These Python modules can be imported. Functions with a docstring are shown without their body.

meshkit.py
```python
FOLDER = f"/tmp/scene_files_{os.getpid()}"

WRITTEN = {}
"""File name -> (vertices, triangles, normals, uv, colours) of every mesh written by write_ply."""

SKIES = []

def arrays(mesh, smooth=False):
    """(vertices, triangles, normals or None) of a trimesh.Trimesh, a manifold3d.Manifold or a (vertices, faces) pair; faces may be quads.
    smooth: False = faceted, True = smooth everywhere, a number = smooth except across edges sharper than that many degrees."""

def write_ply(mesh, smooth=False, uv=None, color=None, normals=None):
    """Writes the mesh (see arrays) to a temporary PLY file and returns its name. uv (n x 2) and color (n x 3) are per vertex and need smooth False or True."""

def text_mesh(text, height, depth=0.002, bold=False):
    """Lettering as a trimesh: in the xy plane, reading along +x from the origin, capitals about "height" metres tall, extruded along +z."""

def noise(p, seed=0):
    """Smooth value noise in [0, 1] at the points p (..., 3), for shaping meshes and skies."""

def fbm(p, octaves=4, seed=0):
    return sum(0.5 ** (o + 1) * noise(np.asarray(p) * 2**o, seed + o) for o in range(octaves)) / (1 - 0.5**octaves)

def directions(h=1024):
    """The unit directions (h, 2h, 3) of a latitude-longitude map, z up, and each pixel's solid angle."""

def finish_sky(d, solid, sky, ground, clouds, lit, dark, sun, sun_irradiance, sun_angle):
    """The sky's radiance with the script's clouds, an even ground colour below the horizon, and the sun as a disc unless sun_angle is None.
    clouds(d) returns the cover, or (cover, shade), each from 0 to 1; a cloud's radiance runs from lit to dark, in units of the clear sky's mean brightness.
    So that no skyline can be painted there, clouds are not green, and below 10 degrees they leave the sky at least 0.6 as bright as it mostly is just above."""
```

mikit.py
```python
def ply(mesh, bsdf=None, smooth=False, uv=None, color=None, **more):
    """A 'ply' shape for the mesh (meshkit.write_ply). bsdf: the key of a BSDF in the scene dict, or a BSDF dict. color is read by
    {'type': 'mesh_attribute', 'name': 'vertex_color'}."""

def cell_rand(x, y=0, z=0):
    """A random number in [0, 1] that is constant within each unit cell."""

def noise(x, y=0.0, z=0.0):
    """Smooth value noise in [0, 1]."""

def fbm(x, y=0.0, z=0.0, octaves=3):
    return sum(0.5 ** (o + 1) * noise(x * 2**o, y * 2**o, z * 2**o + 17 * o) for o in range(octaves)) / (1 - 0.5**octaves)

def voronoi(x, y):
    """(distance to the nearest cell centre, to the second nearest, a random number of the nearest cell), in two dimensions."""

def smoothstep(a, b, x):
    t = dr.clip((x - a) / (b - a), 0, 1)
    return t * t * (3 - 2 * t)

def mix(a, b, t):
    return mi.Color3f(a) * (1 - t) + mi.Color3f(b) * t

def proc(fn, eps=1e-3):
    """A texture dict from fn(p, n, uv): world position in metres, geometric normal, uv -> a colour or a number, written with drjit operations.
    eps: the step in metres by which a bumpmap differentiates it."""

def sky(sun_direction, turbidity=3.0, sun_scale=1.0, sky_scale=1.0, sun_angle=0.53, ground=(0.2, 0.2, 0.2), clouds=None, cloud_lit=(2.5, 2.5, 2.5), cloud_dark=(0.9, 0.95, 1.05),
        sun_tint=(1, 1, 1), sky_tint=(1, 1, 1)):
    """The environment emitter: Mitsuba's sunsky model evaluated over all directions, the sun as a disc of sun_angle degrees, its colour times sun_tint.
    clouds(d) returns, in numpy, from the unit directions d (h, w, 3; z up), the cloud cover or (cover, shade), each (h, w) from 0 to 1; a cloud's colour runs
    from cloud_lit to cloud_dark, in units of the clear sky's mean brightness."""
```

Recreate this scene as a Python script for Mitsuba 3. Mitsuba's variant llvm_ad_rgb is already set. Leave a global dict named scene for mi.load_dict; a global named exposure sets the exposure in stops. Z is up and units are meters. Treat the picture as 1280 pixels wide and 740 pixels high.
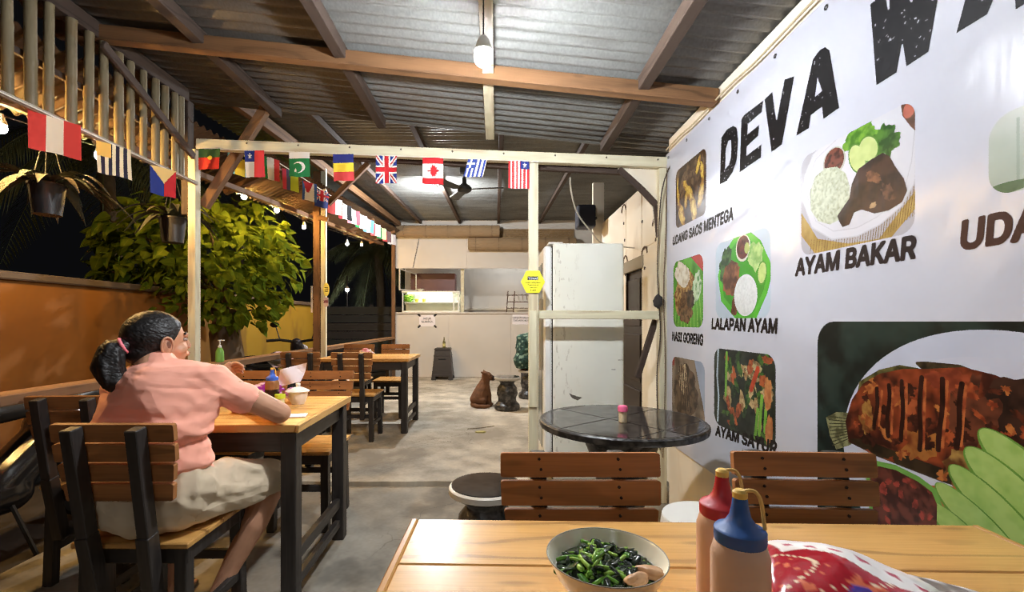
import math, numpy as np, trimesh, shapely, shapely.geometry as sg, shapely.affinity as sa
import drjit as dr, mitsuba as mi, mikit, meshkit
import manifold3d as m3
from scipy.spatial import Delaunay
from mikit import fbm, noise, smoothstep, mix, cell_rand, voronoi
T = mi.ScalarTransform4f
scene, labels = {}, {}
rng = np.random.default_rng(7)
# ------------------------------------------------------------------ camera, light, exposure
F, CX, CY, EYE = 575.0, 620.0, 402.0, 1.17            # focal length and principal point in pixels of 1280x740, eye height
exposure = 0.0
scene['camera'] = {'type': 'perspective', 'fov': math.degrees(2 * math.atan(640 / F)), 'fov_axis': 'x', 'near_clip': 0.05, 'far_clip': 200.0,
    'principal_point_offset_x': (640 - CX) / 1280, 'principal_point_offset_y': (370 - CY) / 740,
    'to_world': T().look_at(origin=[0, 0, EYE], target=[0, 1, EYE], up=[0, 0, 1])}
scene['night_sky'] = {'type': 'constant', 'sampling_weight': 1.0, 'radiance': {'type': 'rgb', 'value': [0.003, 0.003, 0.0035]}}
BULB_FRONT, BULB_REAR, BULB_FILL, BULB_STRING, BULB_KITCHEN = 7.9, 20.0, 1.5, 2.8, 3.4     # watts per steradian
LAMP_WHITE, LAMP_WARM = (0.95, 1.0, 1.05), (1.0, 0.60, 0.20)

def at(px, py, y): return np.array([(px - CX) / F * y, y, EYE - (py - CY) / F * y])
def lin(r, g=None, b=None):
    c = np.array((r, g, b) if g is not None else (r,) * 3, float) / 255
    return tuple(float(x) for x in np.where(c <= 0.04045, c / 12.92, ((c + 0.055) / 1.055) ** 2.4))
# ------------------------------------------------------------------ materials
def rgb(c): return {'type': 'rgb', 'value': [float(x) for x in c]}
def principled(col, rough=0.5, **k): return {'type': 'twosided', 'bsdf': {'type': 'principled', 'base_color': col if isinstance(col, dict) else rgb(col), 'roughness': rough, **k}}
VC = {'type': 'mesh_attribute', 'name': 'vertex_color'}
def bump(b, fn, scale, eps=1e-3):
    return {'type': 'twosided', 'bsdf': {'type': 'bumpmap', 'arbitrary': mikit.proc(fn, eps), 'scale': scale, 'bsdf': b['bsdf']}}

def f_wood(a, b, c, contrast=1.0):
    def fn(p, n, uv):
        u, v = uv.x, uv.y
        tone = cell_rand(dr.floor(u * 0.1), 3, 1)
        w = fbm(u * 2.2, v * 9, 1.7, 3)
        ring = 0.5 + 0.5 * dr.sin((v * 80 + w * 15 + tone * 40))
        fine = noise(u * 14, v * 420, 5.0)
        k = dr.clip(0.12 + 0.62 * ring * contrast * noise(u * 1.3, v * 14, 9.0) + 0.3 * w + 0.22 * (fine - 0.5) + (tone - 0.5) * 0.45, 0, 1)
        knot = smoothstep(0.10, 0.02, voronoi(u * 2.3, v * 9 + tone * 31)[0])
        return mix(mix(a, b, k), c, dr.maximum(knot * 0.3, 0.42 * smoothstep(0.86, 0.99, ring) * noise(u * 2.1, v * 20, 4.0)))
    return fn
scene['wood_brown'] = principled(mikit.proc(f_wood(lin(182, 122, 72), lin(122, 76, 42), lin(56, 32, 18))), 0.4, specular=0.4)
scene['wood'] = principled(mikit.proc(f_wood(lin(216, 168, 98), lin(168, 114, 56), lin(78, 46, 22))), 0.3, specular=0.5, clearcoat=0.35, clearcoat_gloss=0.85)
scene['beam_wood'] = principled(mikit.proc(f_wood(lin(136, 98, 64), lin(94, 66, 42), lin(54, 38, 26), 0.7)), 0.75)
scene['old_wood'] = principled(mikit.proc(f_wood(lin(80, 64, 53), lin(54, 43, 37), lin(36, 28, 25), 0.6)), 0.8)
def f_cream_lumber(p, n, uv):
    u, v = uv.x, uv.y
    s = fbm(u * 6, v * 60, 2.0, 3)
    k = smoothstep(0.52, 0.8, fbm(u * 3, v * 22, 7.0, 3))
    return mix(mix(lin(226, 220, 190), lin(206, 198, 168), s), lin(170, 144, 108), k * 0.5)
scene['cream_lumber'] = principled(mikit.proc(f_cream_lumber), 0.65)
def f_black_wood(p, n, uv):
    return mix(lin(34, 31, 30), lin(58, 53, 50), fbm(uv.x * 5, uv.y * 70, 1.0, 3))
scene['black_wood'] = principled(mikit.proc(f_black_wood), 0.45)
def f_zinc(p, n, uv):
    a = fbm(p.x * 1.6, p.y * 4.2, 3.0, 4)
    sp = noise(p.x * 160, p.y * 160, 1.0)
    st = fbm(p.x * 2.2, p.y * 9, 8.0, 4)
    k = dr.clip(a * 0.65 + 0.35 * st + 0.22 * (sp - 0.5), 0, 1)
    c = mix(mix(lin(92, 91, 88), lin(148, 149, 145), k), lin(72, 62, 54), smoothstep(0.58, 0.8, st) * 0.35)
    side_tone = (smoothstep(-0.745, -0.775, p.x) * 0.8 + smoothstep(0.72, 0.75, p.x) * 0.5) * smoothstep(3.3, 3.2, p.y)    # browner, darker tone towards both sides of the front roof
    return mix(c, c * mi.Color3f(0.52, 0.43, 0.37), side_tone)
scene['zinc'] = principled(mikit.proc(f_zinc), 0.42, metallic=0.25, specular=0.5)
def f_floor(p, n, uv):
    a = fbm(p.x * 1.3, p.y * 1.3, 0.3, 4); b = fbm(p.x * 6, p.y * 6, 4.0, 4); c = noise(p.x * 70, p.y * 70, 1.0)
    base = mix(lin(144, 135, 120), lin(200, 190, 172), dr.clip(0.5 + 1.5 * (a - 0.5) + 1.3 * (b - 0.5) + 0.2 * (c - 0.5), 0, 1))
    base = base * (0.62 + 0.38 * smoothstep(3.2, 3.32, p.y))          # the front slab is an older, darker screed
    w = fbm(p.x * 3, p.y * 3, 8.0, 3) * 0.7
    d1, d2, _ = voronoi(p.x * 0.9 + w, p.y * 0.9 + w * 0.7)
    crack = smoothstep(0.008, 0.002, d2 - d1) * smoothstep(0.50, 0.66, fbm(p.x * 1.1, p.y * 1.1, 21.0, 2))
    front = 1 - smoothstep(3.2, 3.32, p.y)
    stain = smoothstep(0.50, 0.70, fbm(p.x * 2.8 + 9, p.y * 2.8, 13.0, 5)) * (0.45 + 0.75 * front)
    return mix(mix(base, lin(78, 72, 62), stain * 0.55), lin(64, 58, 50), crack * 0.6)
scene['concrete'] = bump(principled(mikit.proc(f_floor), 0.7, specular=0.3), lambda p, n, uv: fbm(p.x * 9, p.y * 9, 2.0, 4) + 0.25 * noise(p.x * 60, p.y * 60, 2.0), 0.006)
def f_cream_wall(p, n, uv):
    a = fbm(p.x * 2 + p.y * 2, p.z * 2, 0.0, 4); s = smoothstep(0.58, 0.82, fbm((p.x + p.y) * 5, p.z * 2.2, 5.0, 4))
    return mix(mix(lin(224, 212, 190), lin(240, 230, 210), a), lin(176, 156, 128), s * 0.3)
scene['rusty_sheet'] = principled(mikit.proc(lambda p, n, uv: mix(lin(96, 70, 46), lin(58, 44, 32), fbm(p.x * 4, p.y * 3, 2.0, 4))), 0.55, metallic=0.2)
scene['cream_wall'] = principled(mikit.proc(f_cream_wall), 0.8)
scene['clean_wall'] = principled(mikit.proc(lambda p, n, uv: mix(lin(206, 198, 186), lin(222, 214, 202), fbm(p.x * 2, p.z * 2, 1.0, 4))), 0.8)
def f_orange(p, n, uv):
    a = fbm(p.y * 1.4, p.z * 1.8, 0.0, 4)
    far = smoothstep(5.2, 6.2, p.y)
    c = mix(mix(lin(146, 96, 40), lin(124, 76, 32), a), mix(lin(164, 134, 38), lin(144, 114, 32), a), far)
    return mix(c, lin(96, 66, 36), smoothstep(0.6, 0.8, fbm(p.y * 3, p.z * 1.1, 6.0, 4)) * 0.5)
scene['ochre_wall'] = principled(mikit.proc(f_orange), 0.85)
def banner_ripple(p, n, uv):
    return fbm(p.y * 2.2 + p.z * 1.5, p.z * 2.6 - p.y, 3.0, 2) + 0.22 * fbm(p.y * 9 + p.z * 7, p.z * 4, 3.0, 2) + 0.02 * noise(p.y * 150, p.z * 5, 3.0)
scene['vinyl'] = bump(principled(rgb(lin(184, 186, 197)), 0.2, specular=0.42), banner_ripple, 0.011, 4e-3)
scene['vinyl_print'] = bump(principled(VC, 0.3, specular=0.28), banner_ripple, 0.011, 4e-3)
scene['ink'] = principled(VC, 0.5, specular=0.12)
scene['matte'] = principled(VC, 0.8)
scene['satin'] = principled(VC, 0.42, specular=0.5)
scene['gloss'] = principled(VC, 0.14, specular=0.55)
scene['cloth'] = principled(VC, 0.9, sheen=0.3)
scene['metal'] = principled(VC, 0.3, metallic=0.85)
def f_stone(p, n, uv): return mix(lin(26, 24, 24), lin(52, 48, 46), fbm(p.x * 22, p.y * 22, p.z * 22, 3))
scene['black_tile'] = principled(mikit.proc(f_stone), 0.07, specular=0.6)
scene['black_stone'] = bump(principled(mikit.proc(lambda p, n, uv: mix(lin(30, 29, 29), lin(86, 82, 78), smoothstep(0.35, 0.8, fbm(p.x * 30, p.y * 30, p.z * 30, 3)))), 0.35), lambda p, n, uv: fbm(p.x * 40, p.y * 40, p.z * 40, 3), 0.004)
def f_fridge(p, n, uv):
    s = smoothstep(0.64, 0.74, fbm(p.x * 60 + 3, p.z * 26, 2.0, 4)) * smoothstep(0.62, 0.38, p.x)
    return mix(mix(lin(226, 226, 212), lin(236, 236, 226), fbm(p.x * 3, p.z * 2, 0.0, 3)), lin(172, 166, 150), s * 0.6)
scene['fridge_paint'] = principled(mikit.proc(f_fridge), 0.35, specular=0.5)
def f_bamboo(p, n, uv):
    k = fbm(p.x * 30 + p.y * 30, p.z * 5, 1.0, 3)
    return mix(mix(lin(134, 122, 94), lin(104, 92, 68), k), lin(122, 100, 68), smoothstep(0.6, 0.78, fbm(p.y * 8, p.z * 11, 5.0, 3)) * 0.6)
scene['bamboo'] = principled(mikit.proc(f_bamboo), 0.5)
def f_soil(p, n, uv): return mix(lin(34, 30, 24), lin(60, 52, 42), fbm(p.x * 5, p.y * 5, 0.0, 4))
scene['soil'] = principled(mikit.proc(f_soil), 0.95)
def f_leaf(p, n, uv):
    v = smoothstep(0.04, 0.0, dr.abs(uv.x - 0.5)) * 0.35
    return mix(mix(lin(58, 84, 22), lin(128, 140, 40), cell_rand(dr.floor(p.x * 9), dr.floor(p.y * 9), dr.floor(p.z * 9)) * 0.6 + 0.4 * noise(p.x * 30, p.y * 30, p.z * 30)), lin(168, 178, 80), v)
scene['leaf'] = {'type': 'principledthin', 'base_color': mikit.proc(f_leaf), 'roughness': 0.45, 'diff_trans': 0.8, 'spec_trans': 0.0}
scene['skin'] = principled(mikit.proc(lambda p, n, uv: mix(lin(182, 132, 102), lin(200, 150, 120), fbm(p.x * 22, p.y * 22, p.z * 22, 3))), 0.48, specular=0.4)
def f_shirt(p, n, uv): return mix(lin(240, 164, 140), lin(250, 178, 154), fbm(p.x * 40, p.y * 40, p.z * 40, 2))
scene['shirt'] = bump(principled(mikit.proc(f_shirt), 0.9, sheen=0.4), lambda p, n, uv: fbm(p.x * 7 + p.z * 9, p.y * 7, p.z * 22, 3), 0.011, 3e-3)
scene['shorts'] = bump(principled(rgb(lin(206, 188, 160)), 0.85, sheen=0.3), lambda p, n, uv: fbm(p.x * 16, p.y * 9 + p.z * 5, p.z * 15, 3), 0.012, 3e-3)
def f_hair(p, n, uv): return mix(lin(10, 9, 9), lin(34, 30, 29), noise(p.x * 220 + p.z * 60, p.y * 220, p.z * 60))
scene['hair'] = bump(principled(mikit.proc(f_hair), 0.5, specular=0.4), lambda p, n, uv: noise(p.x * 90 + p.y * 60, p.z * 240 + p.x * 90, p.y * 60), 0.003)
scene['glass'] = {'type': 'thindielectric', 'int_ior': 1.5}
# ------------------------------------------------------------------ helpers
used = {}
def key_for(base):
    k = used.get(base, 0); used[base] = k + 1
    return base if k == 0 else f'{base}_{k:03d}'
def put(name, shape, parent=None, to=None):
    key = key_for((parent + '__' if parent else '') + name)
    scene[key] = shape if to is None else {**shape, 'to_world': to}
    return key
def tag(key, label=None, cat=None, group=None, kind=None):
    d = labels.setdefault(key, {})
    for k, v in (('label', label), ('category', cat), ('group', group), ('kind', kind)):
        if v: d[k] = v
    return key
def thing(name, label, cat, group=None):
    key = key_for(name)
    return tag(key, label, cat, group)
def cat_(ms): return trimesh.util.concatenate(ms)
def plain(mesh, mat='matte', col=(0.5, 0.5, 0.5), smooth=False):
    """A shape of one colour (vertex colour) out of a shared material."""
    if smooth not in (True, False):
        mesh = trimesh.graph.smooth_shade(mesh, angle=np.radians(smooth), facet_minarea=None); smooth = True
    v = np.asarray(mesh.vertices)
    c = np.asarray(col, float)
    return mikit.ply(mesh, mat, smooth=smooth, color=np.tile(c, (len(v), 1)) if c.ndim == 1 else c)
def chbox(size, c=0.003):
    s = np.array(size, float) / 2
    c = min(c, 0.45 * s.min() * 2)
    pts = []
    for sx in (-1, 1):
        for sy in (-1, 1):
            for sz in (-1, 1):
                sgn = np.array([sx, sy, sz])
                for k in range(3):
                    q = s - c; q[k] = s[k]
                    pts.append(sgn * q)
    return trimesh.convex.convex_hull(np.array(pts))
def bx(lo, hi): return trimesh.creation.box(extents=np.subtract(hi, lo), transform=trimesh.transformations.translation_matrix((np.add(lo, hi)) / 2))
def uvmesh(mesh, axis, off=None):
    """Unshared faces with uv in metres, u along the grain axis; the offset sets the tone of the piece."""
    tri = np.asarray(mesh.triangles); n = np.asarray(mesh.face_normals)
    v = tri.reshape(-1, 3); nn = np.repeat(np.abs(n), 3, 0)
    if isinstance(axis, int): ax = np.eye(3)[axis]
    else: ax = np.asarray(axis, float) / np.linalg.norm(axis)
    a = np.cross(ax, [0, 0, 1.0] if abs(ax[2]) < 0.9 else [1.0, 0, 0]); a /= np.linalg.norm(a); b = np.cross(ax, a)
    na, nb = np.abs(np.repeat(n, 3, 0) @ a), np.abs(np.repeat(n, 3, 0) @ b)
    ko, r = rng.integers(1, 900), rng.random(2)
    u = v @ ax * 1.0; w = np.where(na > nb, v @ b, v @ a)
    u = 10 * ko + 5 + np.clip(u, -4.9, 4.9)
    return trimesh.Trimesh(v, np.arange(len(v)).reshape(-1, 3), process=False), np.stack([u, w + r[1] * 5], 1)
def wood(mesh, axis, mat='wood'):
    m, uv = uvmesh(mesh, axis)
    return mikit.ply(m, mat, smooth=False, uv=uv)
def beam(p0, p1, w, h, up=(0, 0, 1), c=0.003):
    """A bar of section w (sideways) x h (along up) from p0 to p1; returns (mesh, axis)."""
    p0, p1 = np.array(p0, float), np.array(p1, float); d = p1 - p0; L = np.linalg.norm(d); d /= L
    s = np.cross(d, up); s /= np.linalg.norm(s); u = np.cross(s, d)
    m = chbox((L, w, h), c)
    M = np.eye(4); M[:3, 0] = d; M[:3, 1] = -s; M[:3, 2] = u; M[:3, 3] = (p0 + p1) / 2
    m.apply_transform(M)
    return m, d
def woodbar(name, p0, p1, w, h, mat, parent=None, up=(0, 0, 1), c=0.003):
    m, d = beam(p0, p1, w, h, up, c)
    return put(name, wood(m, d, mat), parent)
def tube(pts, r, n=8, cap=True):
    pts = np.array(pts, float); k = len(pts); r = np.broadcast_to(r, (k,))
    t = np.gradient(pts, axis=0); t /= np.linalg.norm(t, axis=1, keepdims=True) + 1e-12
    ref = np.array([0, 0, 1.0]) if np.abs(t[:, 2]).mean() < 0.8 else np.array([1.0, 0, 0])
    a = np.cross(t, ref); a /= np.linalg.norm(a, axis=1, keepdims=True) + 1e-12; b = np.cross(t, a)
    ang = np.arange(n) * 2 * np.pi / n
    v = (pts[:, None] + r[:, None, None] * (np.cos(ang)[None, :, None] * a[:, None] + np.sin(ang)[None, :, None] * b[:, None])).reshape(-1, 3)
    f = []
    for i in range(k - 1):
        for j in range(n):
            j2 = (j + 1) % n
            f += [[i * n + j, i * n + j2, (i + 1) * n + j2], [i * n + j, (i + 1) * n + j2, (i + 1) * n + j]]
    if cap:
        v = np.vstack([v, pts[0], pts[-1]])
        for j in range(n):
            j2 = (j + 1) % n
            f += [[k * n, j2, j], [k * n + 1, (k - 1) * n + j, (k - 1) * n + j2]]
    m = trimesh.Trimesh(v, f, process=False); m.fix_normals() if False else None
    return m
def lathe(prof, n=40, center=(0, 0, 0)):
    m = trimesh.creation.revolve(np.array(prof, float), sections=n)
    m.apply_translation(center)
    return m
def extrude(poly, h): return trimesh.creation.extrude_polygon(poly, h, engine='earcut')
def orient(mesh, x, y, z, o):
    """Places a mesh: its own x, y, z axes and origin go to the given vectors."""
    M = np.eye(4); M[:3, 0], M[:3, 1], M[:3, 2], M[:3, 3] = x, y, z, o
    mesh.apply_transform(M)
    if np.linalg.det(M[:3, :3]) < 0: mesh.invert()
    return mesh
def smooth_pts(pts, n=24):
    pts = np.array(pts, float); t = np.linspace(0, 1, len(pts))
    from scipy.interpolate import PchipInterpolator
    return PchipInterpolator(t, pts)(np.linspace(0, 1, n))
def flesh(chains, edge=0.012, taubin=12, seg=20):
    """One continuous body: every bone the hull of the spheres at its two joints."""
    sph = lambda p, r: m3.Manifold.sphere(r, seg).translate([float(x) for x in p])
    parts = []
    for ch in chains:
        if len(ch) == 1: parts.append(ell(*ch[0])); continue
        for (p, r), (q, s) in zip(ch[:-1], ch[1:]):
            parts.append(m3.Manifold.batch_hull([sph(p, r), sph(q, s)]))
    m = m3.Manifold.batch_boolean(parts, m3.OpType.Add).refine_to_length(edge)
    mm = m.to_mesh()
    t = trimesh.Trimesh(mm.vert_properties[:, :3], mm.tri_verts, process=True)
    trimesh.smoothing.filter_taubin(t, lamb=0.5, nu=0.52, iterations=taubin)
    return t
def ell(p, r3, R=None):
    """An ellipsoid as a manifold: centre, three radii, optional rotation (3x3)."""
    m = m3.Manifold.sphere(1.0, 28).scale([float(x) for x in r3])
    R = np.eye(3) if R is None else R
    M = np.hstack([R, np.array(p, float).reshape(3, 1)])
    return m.transform(M)
def soft(manis, edge=0.01, taubin=10):
    m = m3.Manifold.batch_boolean(manis, m3.OpType.Add).refine_to_length(edge)
    mm = m.to_mesh()
    t = trimesh.Trimesh(mm.vert_properties[:, :3], mm.tri_verts, process=True)
    trimesh.smoothing.filter_taubin(t, lamb=0.5, nu=0.52, iterations=taubin)
    return t
def sph(p, r, seg=20): return m3.Manifold.sphere(float(r), seg).translate([float(x) for x in p])
def hull(*ms): return m3.Manifold.batch_hull(list(ms))

def crumple(c, r3, seed, amp=.5, sub=3, freq=2.0):
    g = trimesh.creation.icosphere(sub, 1.0); v = g.vertices
    k = 1 + amp * (np.abs(meshkit.noise(v * freq + seed, seed) - .5) * 2 - .4)[:, None]
    g.vertices = v * k * r3 + c
    return g
def pot(name, prof, c, mat, col, parent=None, n=40, ang=35): return put(name, plain(lathe(prof, n, c), mat, col, ang), parent)
#@@STRUCTURE
# ------------------------------------------------------------------ floor, ground, walls
def struct(name, shape, label=None, parent=None): return tag(put(name, shape, parent), label, kind='structure')
edge_x = np.linspace(-2.3, 1.25, 60)
edge_y = 3.27 + 0.018 * (meshkit.fbm(np.stack([edge_x * 6, edge_x * 0, edge_x * 0], 1)) - 0.5) * 2
front_poly = sg.Polygon([(-2.3, -2.8), (1.25, -2.8), *[(x, y) for x, y in zip(edge_x[::-1], edge_y[::-1])]])
rear_poly = sg.Polygon([*[(x, y + 0.006) for x, y in zip(edge_x, edge_y)], (2.6, 3.27), (2.6, 12.2), (-2.3, 12.2)])
m = extrude(front_poly, 0.2); m.apply_translation([0, 0, -0.2]); struct('floor', mikit.ply(m, 'concrete'), 'worn grey concrete floor in the foreground')
m = extrude(rear_poly, 0.2); m.apply_translation([0, 0, -0.168]); struct('floor', mikit.ply(m, 'concrete'), 'paler raised concrete slab of the rear dining area')
RZ = 0.032
struct('ground', mikit.ply(bx((-14, -4, -0.2), (-2.3, 26, -0.06)), 'soil'), 'dark earth outside the open left side')
struct('ground', mikit.ply(bx((-14, 12.2, -0.2), (14, 26, -0.06)), 'soil'), 'dark earth behind the building')
m = bx((1.108, -2.8, 0), (1.19, 2.945, 2.335)); struct('wall_right', mikit.ply(m, 'cream_wall'), 'cream wall behind the menu banner')
wr = struct('wall_right', mikit.ply(cat_([bx((1.225, 4.62, RZ), (1.27, 5.3, 2.3)), bx((1.225, 3.0, RZ), (1.27, 3.86, 2.3)), bx((1.225, 3.86, 1.66), (1.27, 4.62, 2.3))]), 'cream_wall'), 'cream board wall beside the fridge with a low doorway')
def panel_on_wall(y0, y1, z0, z1): return bx((1.218, y0, z0), (1.225, y1, z1))
for y0, y1, z0, z1 in [(3.0, 3.83, 1.78, 2.29), (3.86, 4.3, 1.7, 2.29), (4.32, 5.28, 1.25, 2.29), (3.0, 3.83, 0.06, 1.76)]:
    put('panel', mikit.ply(panel_on_wall(y0, y1, z0, z1), 'cream_wall'), wr)
put('lintel', plain(bx((1.205, 3.8, 1.62), (1.23, 4.68, 1.72)), 'matte', lin(150, 140, 120)), wr)
for px, py in [(780, 266), (820, 283), (806, 320), (782, 330), (803, 262), (781, 287)]:
    y = 1.218 * F / (px - CX); z = EYE + (CY - py) * y / F
    big = (px, py) in [(780, 266), (820, 283), (806, 320), (782, 330)]
    if big:
        a = np.linspace(0.2, 2.9, 14)
        put('ring_mark', plain(tube(np.stack([np.full(14, 1.217), y + 0.07 * np.cos(a), z + 0.075 * np.sin(a)], 1), 0.008, 6), 'matte', lin(96, 78, 62)), wr)
    put('hole', plain(extrude(sg.Point(0, 0).buffer(0.014, 6), 0.004).apply_transform(np.array([[0, 0, -1, 1.2175], [1, 0, 0, y], [0, 1, 0, z - 0.1], [0, 0, 0, 1.0]])), 'matte', lin(60, 48, 40)), wr)
dk = struct('door_1', plain(chbox((0.03, 0.74, 1.6), 0.004).apply_translation([1.262, 4.24, 0.835]), 'satin', lin(38, 27, 21)), 'dark brown door in the low doorway beside the fridge')
for k in range(3):
    put('panel', plain(chbox((0.012, 0.56, 0.42), 0.005).apply_translation([1.243, 4.24, 0.36 + 0.49 * k]), 'satin', lin(44, 32, 25)), dk)
# back wall: counter front, fascia, kitchen behind
def y_back(px, py, y=9.4): return at(px, py, y)
wb = struct('wall_back', mikit.ply(bx((-2.06, 9.42, RZ), (2.2, 9.56, 1.335)), 'clean_wall'), 'pale counter wall below the kitchen hatch')
for x0, x1 in [(-2.055, -0.97), (-0.965, 0.3), (0.305, 1.5)]:
    put('panel', mikit.ply(chbox((x1 - x0, 0.012, 1.29), 0.003).apply_translation([(x0 + x1) / 2, 9.415, RZ + 0.65]), 'clean_wall'), wb)
put('counter_top', mikit.ply(chbox((4.2, 0.32, 0.03), 0.004).apply_translation([0.05, 9.53, 1.345]), 'clean_wall'), wb)
wf = struct('wall_back', mikit.ply(bx((-2.06, 9.44, 2.27), (2.2, 9.5, 3.3)), 'clean_wall'), 'cream fascia boards over the kitchen hatch')
for x0, x1, z0, z1 in [(-2.055, -0.88, 3.13, 3.29), (-0.875, 0.6, 3.13, 3.27), (0.605, 2.1, 3.13, 3.26), (-2.055, -0.6, 2.26, 3.12), (-0.595, 0.9, 2.26, 3.12), (0.905, 2.15, 2.26, 3.12)]:
    put('panel', mikit.ply(chbox((x1 - x0, 0.012, z1 - z0), 0.003).apply_translation([(x0 + x1) / 2, 9.435, (z0 + z1) / 2]), 'clean_wall'), wf)
struct('wall_kitchen', mikit.ply(bx((-2.3, 11.6, 0), (2.6, 11.7, 3.4)), plain and 'clean_wall'), 'beige kitchen wall seen through the hatch')
struct('wall_kitchen', mikit.ply(bx((2.2, 5.3, 0), (2.3, 11.6, 2.2)), 'clean_wall'), 'side wall of the kitchen')
struct('trim_1', plain(bx((-2.0, 11.52, 1.46), (2.2, 11.6, 1.5)), 'matte', lin(226, 214, 190)), 'pale ledge along the kitchen wall')
struct('ceiling_kitchen', plain(bx((-2.3, 9.5, 3.36), (2.6, 11.7, 3.4)), 'matte', lin(150, 140, 126)), 'kitchen ceiling')
# left boundary wall
wl = struct('wall_left', mikit.ply(bx((-3.62, -1.0, -0.06), (-3.5, 9.2, 1.47)), 'ochre_wall'), 'ochre painted boundary wall along the open left side')
put('coping', plain(chbox((0.2, 10.2, 0.06), 0.01).apply_translation([-3.55, 4.1, 1.5]), 'matte', lin(92, 80, 70)), wl)
fe = thing('board_fence', 'dark horizontal board fence at the far end of the yard', 'fence')
for k in range(8):
    put('board', plain(chbox((1.95, 0.03, 0.185), 0.006).apply_translation([-3.15, 11.0 + 0.004 * (k % 2), 0.06 + 0.196 * k]), 'matte', lin(50 + 4 * (k % 3), 50 + 3 * (k % 2), 48)), fe)
for x in (-4.05, -3.0, -2.2):
    put('post', plain(chbox((0.08, 0.08, 1.64), 0.006).apply_translation([x, 11.07, 0.76]), 'matte', lin(44, 42, 40)), fe)
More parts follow.
